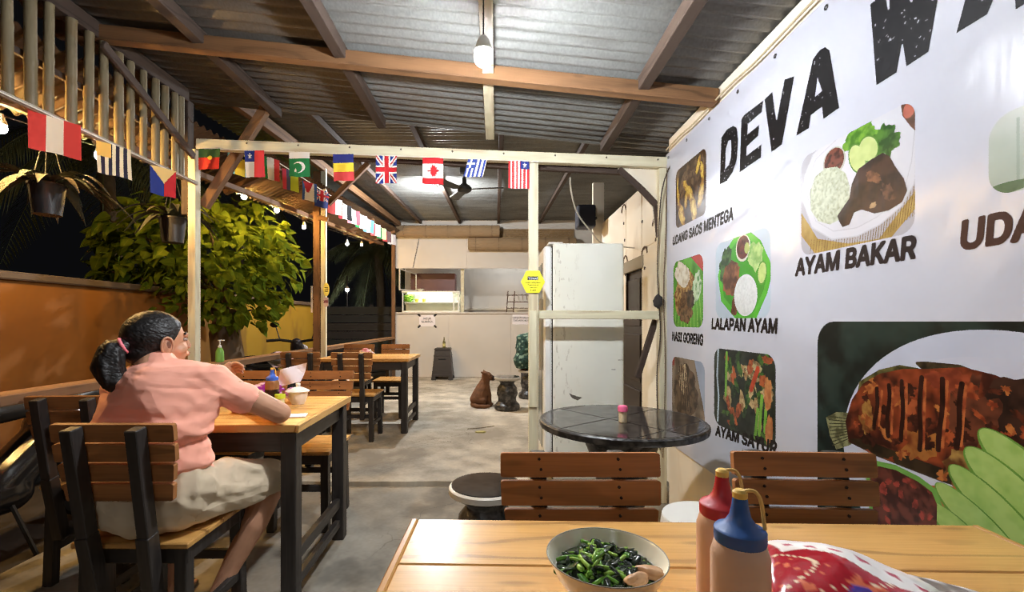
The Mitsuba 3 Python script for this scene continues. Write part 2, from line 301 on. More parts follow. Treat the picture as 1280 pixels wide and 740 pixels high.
# ------------------------------------------------------------------ roofs
def corrugated(x0, x1, y0, y1, zf, pitch=0.076, amp=0.0125, nx=8, per=8):
    ny = max(int((y1 - y0) / pitch * per), 8)
    X, Y = np.meshgrid(np.linspace(x0, x1, nx), np.linspace(y0, y1, ny), indexing='ij')
    wob = 0.002 * (meshkit.noise(np.stack([X * 3, Y * 4, X * 0], -1), 3) - 0.5) * 2
    Z = zf(X, Y) + amp * np.cos(2 * np.pi * Y / pitch) + wob
    v = np.stack([X, Y, Z], -1).reshape(-1, 3); i = np.arange(nx * ny).reshape(nx, ny)
    a, b, c, d = i[:-1, :-1].ravel(), i[1:, :-1].ravel(), i[1:, 1:].ravel(), i[:-1, 1:].ravel()
    f = np.vstack([np.stack([a, b, c], 1), np.stack([a, c, d], 1)])
    top = v + [0, 0, 0.0012]; n = len(v)
    return trimesh.Trimesh(np.vstack([v, top]), np.vstack([f[:, ::-1], f + n]), process=False)
z_main = lambda x, y: 2.468 - 0.104 * x
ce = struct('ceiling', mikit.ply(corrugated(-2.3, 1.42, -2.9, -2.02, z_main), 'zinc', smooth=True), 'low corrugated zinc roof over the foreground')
for k in range(7):
    y0 = -2.08 + 0.76 * k
    lift = 0.0025 * (k % 2)
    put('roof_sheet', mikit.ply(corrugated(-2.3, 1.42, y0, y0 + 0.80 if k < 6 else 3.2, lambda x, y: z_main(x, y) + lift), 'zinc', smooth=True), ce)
z_rear = lambda x, y: 2.74 + 0.054 * y
cr = struct('ceiling', mikit.ply(corrugated(-2.5, 2.7, 8.9, 9.75, z_rear), 'zinc', smooth=True), 'higher corrugated roof over the rear dining area')
for k in range(4):
    put('roof_sheet', mikit.ply(corrugated(-2.5, 2.7, 2.98 + 1.5 * k, 2.98 + 1.5 * k + 1.54, lambda x, y: z_rear(x, y) + 0.002 * (k % 2)), 'zinc', smooth=True), cr)
z_eave = lambda y: 2.05 + 0.075 * y
z_lean = lambda x, y: z_eave(y) + (x + 2.4) * 0.48
cl = struct('ceiling', mikit.ply(corrugated(-2.42, -1.98, -0.5, 0.6, z_lean, nx=4), 'rusty_sheet', smooth=True), 'corrugated lean-to awning along the open left side')
for k in range(8):
    put('roof_sheet', mikit.ply(corrugated(-2.42, -1.9 if k > 2 else -1.98, 0.56 + 1.1 * k, 0.56 + 1.1 * k + 1.13, lambda x, y: z_lean(x, y) + 0.0025 * (k % 2), nx=4), 'rusty_sheet', smooth=True), cl)
def beam_thing(name, label, cat, mat, p0, p1, w, h, group=None, up=(0, 0, 1)):
    m, d = beam(p0, p1, w, h, up)
    return tag(put(name, wood(m, d, mat)), label, cat, group)
for x, lab in [(-1.47, 'brown roof purlin nearest the bamboo slats'), (-0.77, 'brown roof purlin left of the bright bulb'), (-0.04, 'pale roof purlin that carries the bright bulb'), (0.73, 'brown roof purlin nearest the menu banner')]:
    z = z_main(x, 0) - 0.045
    beam_thing('roof_purlin', lab, 'beam', 'cream_lumber' if x == -0.04 else 'old_wood', (x, -2.7, z), (x, 3.1, z), 0.055, 0.065)
zb = lambda x: 2.365 - 0.104 * x
beam_thing('roof_beam', 'long brown roof beam crossing just behind the bright bulb', 'beam', 'beam_wood', (-2.2, 2.30, zb(-2.2) + .036), (1.1, 2.30, zb(1.1) + .036), 0.06, 0.072)
beam_thing('roof_beam', 'roof beam over the camera end of the roof', 'beam', 'beam_wood', (-2.2, -0.6, zb(-2.2)), (1.1, -0.6, zb(1.1)), 0.06, 0.075)
beam_thing('roof_beam', 'brown edge beam above the bamboo slats', 'beam', 'old_wood', (-1.99, -1.5, 2.60), (-1.99, 2.94, 2.615), 0.06, 0.08)
cb = beam_thing('crossbeam', 'cream painted crossbeam with the row of flags below it', 'beam', 'cream_lumber', (-1.93, 2.98, 2.315), (1.10, 2.98, 2.195), 0.05, 0.066)
for k in range(9):
    x = -1.6 + 0.33 * k
    put('nail', plain(trimesh.creation.icosphere(1, 0.006).apply_translation([x, 2.954, 2.252 - 0.0396 * x - 0.0]), 'metal', lin(110, 100, 90)), cb)
beam_thing('backing_board', 'dark board behind the cream crossbeam', 'beam', 'old_wood', (-1.40, 3.05, 2.304), (1.18, 3.05, 2.17), 0.035, 0.09)
for x, lab in [(-1.54, 'leftmost grey purlin under the rear roof'), (-0.74, 'grey purlin of the rear roof behind the rear bulb'), (0.05, 'grey purlin of the rear roof right of the ceiling fan'), (0.89, 'rear roof purlin above the fridge')]:
    beam_thing('rear_purlin', lab, 'beam', 'old_wood', (x, 3.1, z_rear(x, 3.1) - 0.045), (x, 9.43, z_rear(x, 9.43) - 0.045), 0.05, 0.06)
beam_thing('roof_beam', 'brown side beam along the left edge of the rear roof', 'beam', 'beam_wood', (-1.95, 3.05, 2.80), (-1.95, 9.3, 3.13), 0.06, 0.1)
for y, lab in [(4.1, 'nearest warm lit rafter under the left awning'), (5.75, 'middle rafter under the left awning'), (7.3, 'third rafter under the left awning'), (8.8, 'farthest rafter under the left awning')]:
    beam_thing('awning_rafter', lab, 'beam', 'beam_wood', (-2.42, y, z_eave(y) - 0.035), (-1.93, y, z_lean(-1.93, y) - 0.035), 0.05, 0.05)
beam_thing('awning_batten', 'long batten along the edge of the left awning', 'beam', 'beam_wood', (-2.26, 1.0, z_lean(-2.26, 1.0) - 0.09), (-2.26, 9.2, z_lean(-2.26, 9.2) - 0.09), 0.04, 0.045)
# ------------------------------------------------------------------ posts and braces
p1 = thing('post', 'tall pale post behind the seated woman with a brown upper half', 'post')
put('shaft', wood(beam((-1.955, 2.98, -0.0), (-1.955, 2.98, 2.28), 0.05, 0.055, (0, 1, 0))[0], 2, 'cream_lumber'), p1)
put('upper_board', wood(beam((-2.005, 2.99, 1.86), (-2.005, 2.99, 2.6), 0.045, 0.06, (0, 1, 0))[0], 2, 'old_wood'), p1)
beam_thing('brace', 'brown diagonal brace from the pale post up to the roof', 'brace', 'beam_wood', (-1.93, 3.04, 1.93), (-1.52, 3.04, 2.58), 0.05, 0.06)
p2 = thing('post', 'post in the middle of the open side, brown and cream boards side by side', 'post')
put('brown_board', wood(beam((-2.02, 5.2, RZ - 0.09), (-2.02, 5.2, 2.86), 0.075, 0.06, (0, 1, 0))[0], 2, 'beam_wood'), p2)
put('cream_board', wood(beam((-1.945, 5.2, RZ), (-1.945, 5.2, 2.9), 0.055, 0.055, (0, 1, 0))[0], 2, 'cream_lumber'), p2)
put('bracket', wood(beam((-2.0, 5.15, 2.34), (-1.88, 5.15, 2.31), 0.03, 0.05)[0], 0, 'beam_wood'), p2)
put('sign_strip', plain(chbox((0.02, 0.01, 0.3), 0.002).apply_translation([-2.07, 5.17, 1.42]), 'matte', lin(214, 204, 194)), p2)
beam_thing('brace', 'brown diagonal brace from the middle post up towards the rear bulb', 'brace', 'beam_wood', (-1.90, 5.2, 2.5), (-1.44, 5.2, 2.96), 0.05, 0.055)
p3 = thing('post', 'brown post at the left end of the kitchen counter', 'post')
put('shaft', wood(beam((-2.08, 9.33, 0.0), (-2.08, 9.33, 3.1), 0.07, 0.06, (0, 1, 0))[0], 2, 'beam_wood'), p3)
p4 = thing('post', 'cream post standing in the middle of the room with a yellow sign on it', 'post')
put('shaft', wood(beam((0.242, 2.98, 0.0), (0.242, 2.98, 2.20), 0.062, 0.05, (0, 1, 0))[0], 2, 'cream_lumber'), p4)
put('splint', wood(beam((0.236, 2.948, 0.62), (0.236, 2.948, 1.24), 0.05, 0.014, (0, 1, 0))[0], 2, 'cream_lumber'), p4)
p5 = thing('post', 'cream corner post at the left edge of the menu banner', 'post')
put('shaft', wood(beam((1.075, 2.985, 0.0), (1.075, 2.985, 2.16), 0.05, 0.055, (0, 1, 0))[0], 2, 'cream_lumber'), p5)
beam_thing('rail', 'cream horizontal rail in front of the fridge', 'rail', 'cream_lumber', (0.275, 2.98, 1.215), (1.05, 2.98, 1.212), 0.045, 0.055)
beam_thing('brace', 'brown diagonal brace under the cream rail beside the banner', 'brace', 'old_wood', (1.05, 3.03, 1.18), (0.93, 3.03, 0.80), 0.035, 0.035)
gp = sg.Polygon([(0.80, 2.175), (1.09, 2.165), (1.09, 1.72), (1.06, 1.72), (1.02, 1.93), (0.95, 2.04), (0.93, 2.08)])
m = extrude(gp, 0.02); orient(m, (1, 0, 0), (0, 0, 1), (0, -1, 0), (0, 3.03, 0))
gs = tag(put('corner_gusset', mikit.ply(m, 'cream_wall')), 'cream board gusset in the corner under the crossbeam', 'board')
for a, b in [((0.80, 2.165), (0.94, 2.04)), ((0.94, 2.04), (1.045, 1.93)), ((1.045, 1.93), (1.065, 1.72))]:
    put('edge_strip', wood(beam((a[0], 3.0, a[1]), (b[0], 3.0, b[1]), 0.02, 0.04)[0], (1, 0, -1), 'old_wood'), gs)
tag(put('pillar_board', mikit.ply(chbox((0.13, 0.05, 2.75), 0.004).apply_translation([1.19, 5.36, 1.41]), 'cream_wall')), 'tall pale board above and behind the fridge', 'board')
beam_thing('yard_rail', 'long weathered plank rail along the open left side', 'rail', 'beam_wood', (-2.09, 0.6, 0.842), (-2.09, 9.25, 0.842), 0.13, 0.045)
for y, pl in ((1.0, 'at the camera end'), (3.3, 'just beyond the tall pale post'), (7.1, 'between the middle post and the fence'), (9.1, 'beside the kitchen counter')):
    tag(put('rail_post', wood(beam((-2.09, y, -0.06 if y < 3 else 0.0), (-2.09, y, 0.819), 0.06, 0.05, (0, 1, 0))[0], 2, 'old_wood')), 'short dark post under the plank rail ' + pl, 'post', 'posts under the plank rail')
# bamboo slat screen
bs = thing('bamboo_screen', 'screen of upright bamboo slats hanging under the roof edge at upper left', 'screen')
ys = [2.86, 2.81, 2.73, 2.65, 2.56, 2.47, 2.39, 2.30, 2.22, 2.125, 2.02, 1.94, 1.845] + [1.845 - 0.095 * k for k in range(1, 14)]
for k, y in enumerate(ys):
    r0 = 0.0180 + 0.004 * rng.random(); zt = 2.565; zl = 2.065 - 0.012 * rng.random()
    zz = np.linspace(zl, zt, 26); node = rng.random() * 0.25 + zl + 0.1
    rr = r0 + 0.0025 * (np.exp(-((zz - node) / 0.008) ** 2) + np.exp(-((zz - node - 0.29) / 0.008) ** 2)) - 0.002 * np.exp(-((zz - node - 0.012) / 0.006) ** 2)
    lean = 0.012 * (rng.random() - 0.5)
    m = tube(np.stack([-1.965 + 0.004 * rng.random() + zz * 0, y + lean * (zz - zt) / 0.5, zz], 1), rr, 10)
    put('slat', mikit.ply(m, 'bamboo', smooth=40), bs)
put('bottom_rail', plain(chbox((0.02, 4.0, 0.022), 0.003).apply_translation([-1.925, 0.96, 2.058]), 'matte', lin(170, 160, 146)), bs)
put('inner_rail', wood(beam((-2.0, -1.0, 2.30), (-2.0, 2.93, 2.30), 0.02, 0.03)[0], 1, 'old_wood'), bs)
put('brace', wood(beam((-1.925, 2.25, 2.53), (-1.925, 2.93, 2.22), 0.02, 0.045)[0], (0, 1, -.45), 'old_wood'), bs)
#@@BANNER
# ------------------------------------------------------------------ lamps
def lamp_sphere(center, r, intensity, col):
    L = intensity / (math.pi * r * r)
    return {'type': 'sphere', 'center': [float(c) for c in center], 'radius': float(r), 'emitter': {'type': 'area', 'sampling_weight': float(3 + 4.5 * intensity), 'radiance': rgb(np.array(col) * L)}, 'bsdf': {'type': 'ref', 'id': 'bulb_skin'}}
scene['bulb_skin'] = {'type': 'diffuse', 'reflectance': rgb((0.8, 0.8, 0.8))}
def hanging_bulb(c, r, inten, col, label, ztop, name='light_bulb'):
    c = np.array(c, float)
    b = thing(name, label, 'light bulb')
    put('glass_globe', lamp_sphere(c, r, inten, col), b)
    put('socket', plain(lathe([(r * .96, -r * .30), (r * 1.0, -r * .30), (r * .72, .02), (r * 0.62, 0.03), (0.012, 0.045), (0, 0.045), (0, .04), (r * .6, .02), (r * .96, -r * .30)], 20, c + [0, 0, r * 0.93]), 'satin', lin(226, 222, 210), 40), b)
    if ztop > c[2] + r + 0.05:
        put('cord', plain(tube([c + [0, 0, r + 0.04], [c[0], c[1], ztop]], 0.003, 6), 'matte', lin(40)), b)
    return b
hanging_bulb((-0.047, 1.72, 2.158), 0.036, BULB_FRONT, LAMP_WHITE, 'bright white bulb hanging under the roof at top centre', 2.40)
hanging_bulb((-0.80, 6.17, 2.93), 0.035, BULB_REAR, LAMP_WHITE, 'white bulb under the rear roof beside the ceiling fan', 3.06)
hanging_bulb((-0.75, -0.9, 2.30), 0.033, BULB_FILL, LAMP_WHITE, 'added fill bulb out of view under the roof behind the camera', 2.42)  # unseen bulb added behind the camera as fill light
pts = [(0, 160), (125, 195), (305, 246), (346, 263), (380, 284), (434, 305), (452, 306)]
sb = []
ordw = ['warm bulb at the left photo edge under the awning', 'warm bulb between the red-white-red flag and the striped flag', 'warm bulb shining among the big tree leaves', 'warm bulb just below the row of small inner flags', 'warm bulb left of the middle post', 'warm bulb right of the middle post, first of a close pair', 'warm bulb right of the middle post, second of a close pair']
wire = []
for (px, py), lab in zip([(-60, 138)] + pts, ['warm bulb of the string beyond the left photo edge'] + ordw):
    y = 2.37 * F / (CX - px); c = at(px, py, y); top = z_lean(-2.37, y) - 0.075
    top = max(top, c[2] + 0.05)
    hanging_bulb(c, 0.027, BULB_STRING, LAMP_WARM, lab, top, 'string_bulb')
    wire.append([-2.37, y, top])
wire = np.array(sorted(wire, key=lambda q: q[1]))
tag(put('string_wire', plain(tube(wire + [0, 0, 0.003], 0.004, 6), 'matte', lin(30))), 'black wire of the warm bulb string along the awning', 'wire')
y = 11.4
hanging_bulb((-3.69, 11.4, 1.96), 0.05, 2.5, (1.0, 0.97, 0.9), 'small white lamp in the dark beyond the fence', 2.02, 'yard_lamp')
tag(put('lamp_pole', plain(tube([(-3.69, 11.4, -0.06), (-3.69, 11.4, 2.3), (-3.69, 11.35, 2.32), (-3.69, 11.4, 2.05)][:2], 0.02, 8), 'matte', lin(50))), 'thin dark pole carrying the small yard lamp', 'pole')
# ------------------------------------------------------------------ menu banner (plane x = 1.1, its own coordinates: s = distance y, z = height)
BX = 1.1
def B(px, py):
    d = BX * F / (px - CX)
    return np.array([d, EYE + (CY - py) * BX / (px - CX)])
def Bs(pts): return np.array([B(*p) for p in pts])
BP = []
def print_mesh(shapes):
    """Flat print: list of (polygon in s,z, colour, noise strength, noise scale, layer, second colour). One thin mesh lying on the vinyl."""
    V, Fc, C, n = [], [], [], 0
    for poly, col, amp, scl, layer, *more in shapes:
        for g in getattr(poly, 'geoms', [poly]):
            if g.is_empty or g.area < 1e-7 or g.geom_type != 'Polygon': continue
            step = float(np.clip(math.sqrt(g.area) / 26, 0.0025, 0.02)) if amp else float(np.clip(math.sqrt(g.area) / 22, 0.0018, 0.01))
            ring = [np.array(r.segmentize(min(step * 1.5, 0.05)).coords)[:-1] for r in (g.exterior, *g.interiors)]
            P = np.vstack(ring)
            x0, z0, x1, z1 = g.bounds
            if amp:
                gx, gz = np.meshgrid(np.arange(x0, x1, step), np.arange(z0, z1, step)); q = np.stack([gx.ravel(), gz.ravel()], 1)
                q = q + (meshkit.noise(np.c_[q * 900, q[:, :1] * 0], 2)[:, None] - 0.5) * step * 0.6
                inner = g.buffer(-step * 0.5)
                if not inner.is_empty: P = np.vstack([P, q[shapely.contains_xy(inner, q[:, 0], q[:, 1])]])
            tri = Delaunay(P).simplices
            cen = P[tri].mean(1); tri = tri[shapely.contains_xy(g, cen[:, 0], cen[:, 1])]
            a, b, c = (P[tri[:, k]] for k in range(3))
            flip = ((b - a)[:, 0] * (c - a)[:, 1] - (b - a)[:, 1] * (c - a)[:, 0]) > 0
            tri[flip] = tri[flip][:, ::-1]
            c0 = np.array(col, float)
            k = meshkit.fbm(np.c_[P * scl, P[:, :1] * 0 + layer], 3, int(layer * 7)) if amp else np.zeros(len(P))
            k = np.clip(0.5 * amp + (k - 0.5) * 4.6 * amp, 0, 1)[:, None]
            c1 = np.array(more[0], float) if more else c0 * 0.3
            V.append(np.c_[np.full(len(P), BX - 0.0012 - 0.00018 * layer), P]); C.append(c0 * (1 - k) + c1 * k); Fc.append(tri + n); n += len(P)
    return trimesh.Trimesh(np.vstack(V), np.vstack(Fc), process=False), np.vstack(C) * 0.70          # the print is a little dull
def rrect(s0, s1, z0, z1, r=0.05): return sg.box(min(s0, s1) + r, z0 + r, max(s0, s1) - r, z1 - r).buffer(r, 12)
def elp(s, z, a, b, rot=0): return sa.translate(sa.rotate(sa.scale(sg.Point(0, 0).buffer(1, 20), a, b), rot, origin=(0, 0)), s, z)
def blob(s, z, a, b, rot=0, rough=0.15, seed=0, n=40):
    t = np.arange(n) * 2 * np.pi / n
    k = 1 + rough * 2 * (meshkit.noise(np.c_[np.cos(t) * 2.4 + seed * 9, np.sin(t) * 2.4, t * 0], seed) - 0.5) + rough * (meshkit.noise(np.c_[np.cos(t) * 7 + seed * 5, np.sin(t) * 7, t * 0], seed + 3) - 0.5)
    return sa.translate(sa.rotate(sg.Polygon(np.c_[a * k * np.cos(t), b * k * np.sin(t)]).buffer(0), rot, origin=(0, 0)), s, z)
ban = thing('menu_banner', 'large white vinyl menu banner with food photos hanging on the right wall', 'banner')
put('vinyl_sheet', mikit.ply(bx((BX - 0.001, -0.5, 0.40), (BX + 0.002, 2.975, 2.245)), 'vinyl'), ban)
def photo(shapes, frame, name='food_photo', label=None):
    m, c = print_mesh([(p.intersection(frame), *r) for p, *r in shapes])
    k = put(name, mikit.ply(m, 'vinyl_print', color=c), ban)
    if label: tag(k, label)
    return k
# photo 1: buttered prawns
f1 = rrect(2.405, 2.81, 1.735, 2.085, 0.045)
sh = [(f1, lin(74, 50, 30), 0.8, 26, 0, lin(46, 28, 18))]
for i in range(22):
    a = rng.random(2); s, z = 2.43 + 0.36 * a[0], 1.83 + 0.23 * a[1]
    sh.append((blob(s, z, 0.05, 0.022, rng.random() * 180, 0.2, i), lin(112, 86, 62), 0.9, 40, 1 + i * 0.05, lin(66, 44, 30)))
for s, z, a, b, rot in [(2.72, 1.80, .075, .035, 60), (2.56, 1.80, .08, .036, 75), (2.47, 1.85, .07, .03, 110), (2.77, 1.92, .06, .018, 80), (2.66, 1.95, .06, .02, 50), (2.5, 2.02, .05, .02, 120), (2.6, 1.89, .06, .03, 60), (2.78, 2.0, .05, .012, 95), (2.45, 1.97, .06, .02, 80), (2.66, 1.87, .05, .022, 100)]:
    sh.append((blob(s, z, a, b, rot, 0.12, int(s * 100)), lin(214, 178, 78), 0.8, 44, 3, lin(150, 104, 44)))
    sh.append((blob(s, z + 0.004, a * 0.6, b * 0.4, rot, 0.2, int(s * 90)), lin(238, 210, 110), 0.6, 60, 3.6, lin(176, 120, 56)))
photo(sh, f1, label='printed photo of glazed prawns')
# photo 2: fried rice on a green leaf
f2 = rrect(2.44, 2.85, 1.138, 1.535, 0.06)
sh = [(f2, lin(96, 168, 52), 0.5, 18, 0, lin(60, 124, 30)), (sg.Polygon([(2.43, 1.55), (2.62, 1.55), (2.43, 1.43)]), lin(186, 62, 52), 0.3, 10, 0.5)]
for k in range(9): sh.append((sg.LineString([(2.46 + 0.045 * k, 1.14), (2.50 + 0.035 * k, 1.42)]).buffer(0.004), lin(140, 204, 84), 0, 1, 0.7))
sh += [(blob(2.68, 1.33, .14, .15, 0, .15, 3), lin(196, 158, 98), 1.0, 60, 1, lin(116, 76, 40)), (blob(2.66, 1.25, .09, .09, 0, .2, 5), lin(132, 96, 60), 1.0, 70, 1.4, lin(80, 52, 32)),
       (blob(2.72, 1.45, .11, .075, 20, .2, 7), lin(240, 234, 216), 0.6, 40, 1.8, lin(206, 190, 160)), (blob(2.52, 1.36, .05, .09, 20, .25, 8), lin(206, 226, 190), 0.7, 40, 2, lin(92, 150, 84)), (blob(2.60, 1.30, .05, .05, 0, .3, 9), lin(90, 70, 52), 0.9, 60, 2.2)]
photo(sh, f2, label='printed photo of fried rice on a green leaf')
# photo 3: chicken with rice on a green plate
f3 = rrect(1.84, 2.30, 1.185, 1.555, 0.06)
plate = Bs([(923, 293), (937, 292), (950, 303), (962, 330), (963, 345), (958, 365), (945, 395), (922, 398), (903, 375), (899, 345), (906, 318)])
sh = [(f3, lin(196, 212, 226), 0.2, 8, 0, lin(178, 196, 214)), (sg.Polygon(plate).buffer(0.02).buffer(-0.01), lin(88, 190, 52), 0.25, 12, 0.6, lin(58, 150, 34)), (sg.Polygon(plate).buffer(-0.02), lin(70, 164, 42), 0.25, 12, 0.8, lin(52, 130, 34))]
c = B(907, 330); sh.append((blob(c[0], c[1], .055, .085, 10, .3, 11), lin(74, 110, 52), 0.9, 50, 1, lin(34, 64, 26)))
c = B(915, 348); sh.append((blob(c[0], c[1], .085, .075, -40, .2, 12), lin(150, 94, 58), 0.9, 36, 1.2, lin(88, 48, 30)))
c = B(919, 382); sh.append((blob(c[0], c[1], .03, .05, 20, .15, 13), lin(120, 70, 44), 0.9, 40, 1.3, lin(80, 44, 28)))
c = B(929, 310); sh += [(elp(c[0], c[1], .06, .06), lin(226, 220, 204), 0, 1, 1.4), (elp(c[0], c[1] + .003, .052, .052), lin(112, 44, 30), 0.9, 60, 1.5, lin(70, 28, 20))]
c = B(934, 310); sh.append((elp(c[0], c[1], .02, .025), lin(188, 200, 110), 0.2, 60, 1.6))
c = B(945, 320); sh.append((blob(c[0], c[1], .055, .06, 0, .2, 14), lin(190, 222, 140), 0.7, 40, 1.7, lin(110, 170, 80)))
c = B(953, 341); sh += [(elp(c[0], c[1], .034, .05, 10), lin(92, 158, 56), 0, 1, 2), (elp(c[0], c[1], .028, .043, 10), lin(206, 226, 140), 0.4, 50, 2.1, lin(176, 206, 110))]
c = B(932, 369); sh.append((elp(c[0], c[1], .094, .092), lin(236, 238, 236), 0.45, 120, 2.4, lin(206, 208, 206)))
photo(sh, f3, label='printed photo of chicken, rice and vegetables on a green plate')
# photo 4: grilled fish
f4 = rrect(2.42, 2.87, 0.56, 0.955, 0.06)
sh = [(f4, lin(150, 132, 112), 0.7, 14, 0, lin(92, 76, 62)), (sg.Polygon([(2.40, 0.96), (2.55, 0.96), (2.44, 0.72), (2.40, .6)]), lin(176, 190, 214), 0.2, 8, 0.5), (blob(2.68, .76, .15, .17, 70, .12, 21), lin(108, 84, 62), 1.0, 30, 1, lin(58, 40, 28)), (blob(2.70, .84, .06, .08, 0, .2, 22), lin(206, 184, 150), 0.9, 50, 1.4, lin(120, 90, 66))]
for k in range(5): sh.append((sg.LineString([(2.76 - .03 * k, .93 - .02 * k), (2.72 - .03 * k, .66)]).buffer(.006), lin(60, 40, 28), 0, 1, 1.8))
sh.append((sg.box(2.83, .9, 2.88, .96), lin(150, 52, 44), 0, 1, 2))
photo(sh, f4, label='printed photo of grilled fish low on the banner')
# photo 5: vegetables with chicken
f5 = rrect(1.807, 2.317, 0.66, 1.038, 0.06)
sh = [(f5, lin(44, 52, 40), 0.9, 20, 0, lin(22, 28, 22)), (sg.LineString([(2.275, 1.03), (2.285, .9), (2.27, .8), (2.28, .68)]).buffer(.008), lin(186, 206, 220), 0, 1, 0.5)]
for i in range(46):
    a = rng.random(2); s, z = 1.83 + .40 * a[0], .68 + .34 * a[1]
    col, c2 = [(lin(78, 116, 44), lin(30, 60, 22)), (lin(212, 186, 136), lin(150, 112, 66)), (lin(46, 72, 34), lin(18, 34, 16)), (lin(196, 176, 128), lin(120, 90, 54)), (lin(188, 96, 52), lin(130, 60, 34))][i % 5]
    sh.append((blob(s, z, .022 + .03 * rng.random(), .012 + .016 * rng.random(), rng.random() * 180, .3, i), col, 0.8, 60, 1 + i * .04, c2))
for s0, z0, s1, z1 in [(1.92, .70, 1.90, .86), (1.88, .72, 1.87, .84), (1.95, .68, 1.93, .80), (2.2, .82, 2.19, 1.02)]:
    sh.append((sg.LineString([(s0, z0), (s1, z1)]).buffer(.010), lin(132, 190, 70), 0.4, 30, 3.2, lin(84, 140, 44)))
sh += [(sg.LineString([(1.98, .88), (1.93, .97)]).buffer(.014), lin(206, 76, 44), 0.3, 40, 3.3), (blob(1.86, .88, .026, .07, 0, .2, 51), lin(220, 150, 90), .7, 40, 3.3, lin(180, 104, 56)), (blob(1.85, .73, .024, .06, 10, .2, 52), lin(206, 136, 82), .7, 40, 3.3, lin(160, 90, 50))]
photo(sh, f5, label='printed photo of stir fried chicken and vegetables')
# photo 6: grilled chicken leg with rice on a white oval plate
f6 = rrect(1.206, 1.656, 1.405, 1.757, 0.045)
sh = [(f6, lin(186, 184, 192), 0.15, 6, 0, lin(174, 172, 178)), (sg.Polygon(Bs([(1002, 268), (1022, 300), (1060, 306), (1100, 300), (1144, 242), (1150, 225), (1150, 252), (1110, 300), (1060, 318), (1020, 316), (1000, 290)])).buffer(.004), lin(192, 160, 88), 0.5, 30, 0.4, lin(150, 120, 60))]
for k in range(40):
    q = B(1012 + k * 3.4, 318 - max(0, k - 14) * 2.6); sh.append((sg.LineString([q + [0, -.03], q + [-.012, .05]]).buffer(.0012), lin(134, 104, 52), 0, 1, 0.5))
plate6 = sg.Polygon(Bs([(1003, 250), (1006, 220), (1016, 193), (1032, 177), (1060, 150), (1100, 128), (1144, 112), (1160, 120), (1152, 200), (1144, 230), (1128, 258), (1100, 282), (1072, 296), (1040, 300), (1015, 285)])).buffer(.01).buffer(-.01)
sh += [(plate6, lin(206, 206, 214), 0.12, 6, 0.8, lin(192, 192, 202)), (plate6.buffer(-.004), lin(222, 222, 230), 0.1, 6, 0.85, lin(208, 208, 218)), (plate6.buffer(-.026), lin(204, 204, 212), 0, 6, 0.9), (plate6.buffer(-.029), lin(222, 222, 230), 0.1, 6, 0.95, lin(208, 208, 218))]
sh.append((sg.Polygon(Bs([(1128, 126), (1140, 124), (1150, 140), (1150, 165), (1140, 156), (1130, 143)])).buffer(.004), lin(110, 70, 50), .4, 40, 1)); sh.append((elp(*B(1137, 137), .018, .022), lin(196, 106, 84), .4, 40, 1.1))
sh += [(blob(*B(1076, 172), .062, .042, 10, .3, 31, 60), lin(122, 176, 56), 0.9, 50, 1.2, lin(70, 128, 34)), (blob(*B(1106, 178), .050, .05, 0, .35, 32, 60), lin(82, 132, 44), 0.9, 50, 1.25, lin(40, 84, 26))]
for (x, y, a, b, r) in [(1072, 198, .030, .052, 25), (1086, 186, .034, .045, 35)]:
    sh += [(elp(*B(x, y), a, b, -r), lin(92, 140, 52), 0, 1, 1.5 + x * .001), (elp(*B(x, y), a * .88, b * .9, -r), lin(212, 226, 150), .4, 50, 1.6 + x * .001, lin(188, 208, 124))]
sh += [(elp(*B(1043, 202), .050, .046, 20), lin(196, 192, 178), 0, 1, 2.8), (elp(*B(1043, 201), .044, .040, 20), lin(120, 62, 46), .9, 80, 2.9, lin(74, 36, 28))]
sh.append((sg.Polygon(Bs([(1015, 262), (1014, 240), (1020, 222), (1032, 212), (1046, 210), (1057, 218), (1062, 235), (1061, 256), (1052, 272), (1038, 279), (1024, 275)])).buffer(.012).buffer(-.008), lin(212, 218, 194), .6, 150, 3, lin(164, 172, 142)))
leg = sg.Polygon(Bs([(1050, 276), (1048, 270), (1056, 258), (1063, 248), (1066, 230), (1074, 212), (1090, 200), (1104, 192), (1112, 196), (1120, 210), (1130, 224), (1134, 238), (1128, 252), (1112, 262), (1094, 266), (1078, 261), (1068, 265), (1062, 280), (1054, 283)])).buffer(.006).buffer(-.004)
sh += [(leg, lin(70, 44, 34), 1.0, 28, 3.3, lin(36, 22, 18)), (blob(*B(1092, 222), .03, .014, 30, .4, 35), lin(136, 90, 64), .8, 60, 3.5, lin(80, 50, 36)), (blob(*B(1110, 240), .03, .018, 60, .4, 36), lin(112, 72, 52), .8, 60, 3.5, lin(60, 38, 28)), (blob(*B(1092, 257), .012, .008, 0, .3, 37), lin(196, 160, 120), .4, 60, 3.6)]
photo(sh, f6, label='printed photo of a grilled chicken leg with rice on a white plate')
# photo 7: glass jar, cut by the photo edge
f7 = rrect(0.70, 1.026, 1.445, 1.620, 0.05)
sh = [(f7, lin(186, 198, 184), .5, 8, 0, lin(206, 212, 204))]
for k in range(6): sh.append((sg.box(.74 + .045 * k, 1.45, .746 + .045 * k, 1.6), lin(164, 180, 164), 0, 1, .5))
sh.append((elp(.99, 1.458, .05, .012), lin(92, 120, 84), .4, 40, .8))
photo(sh, f7, label='printed pale green photo at the right photo edge')
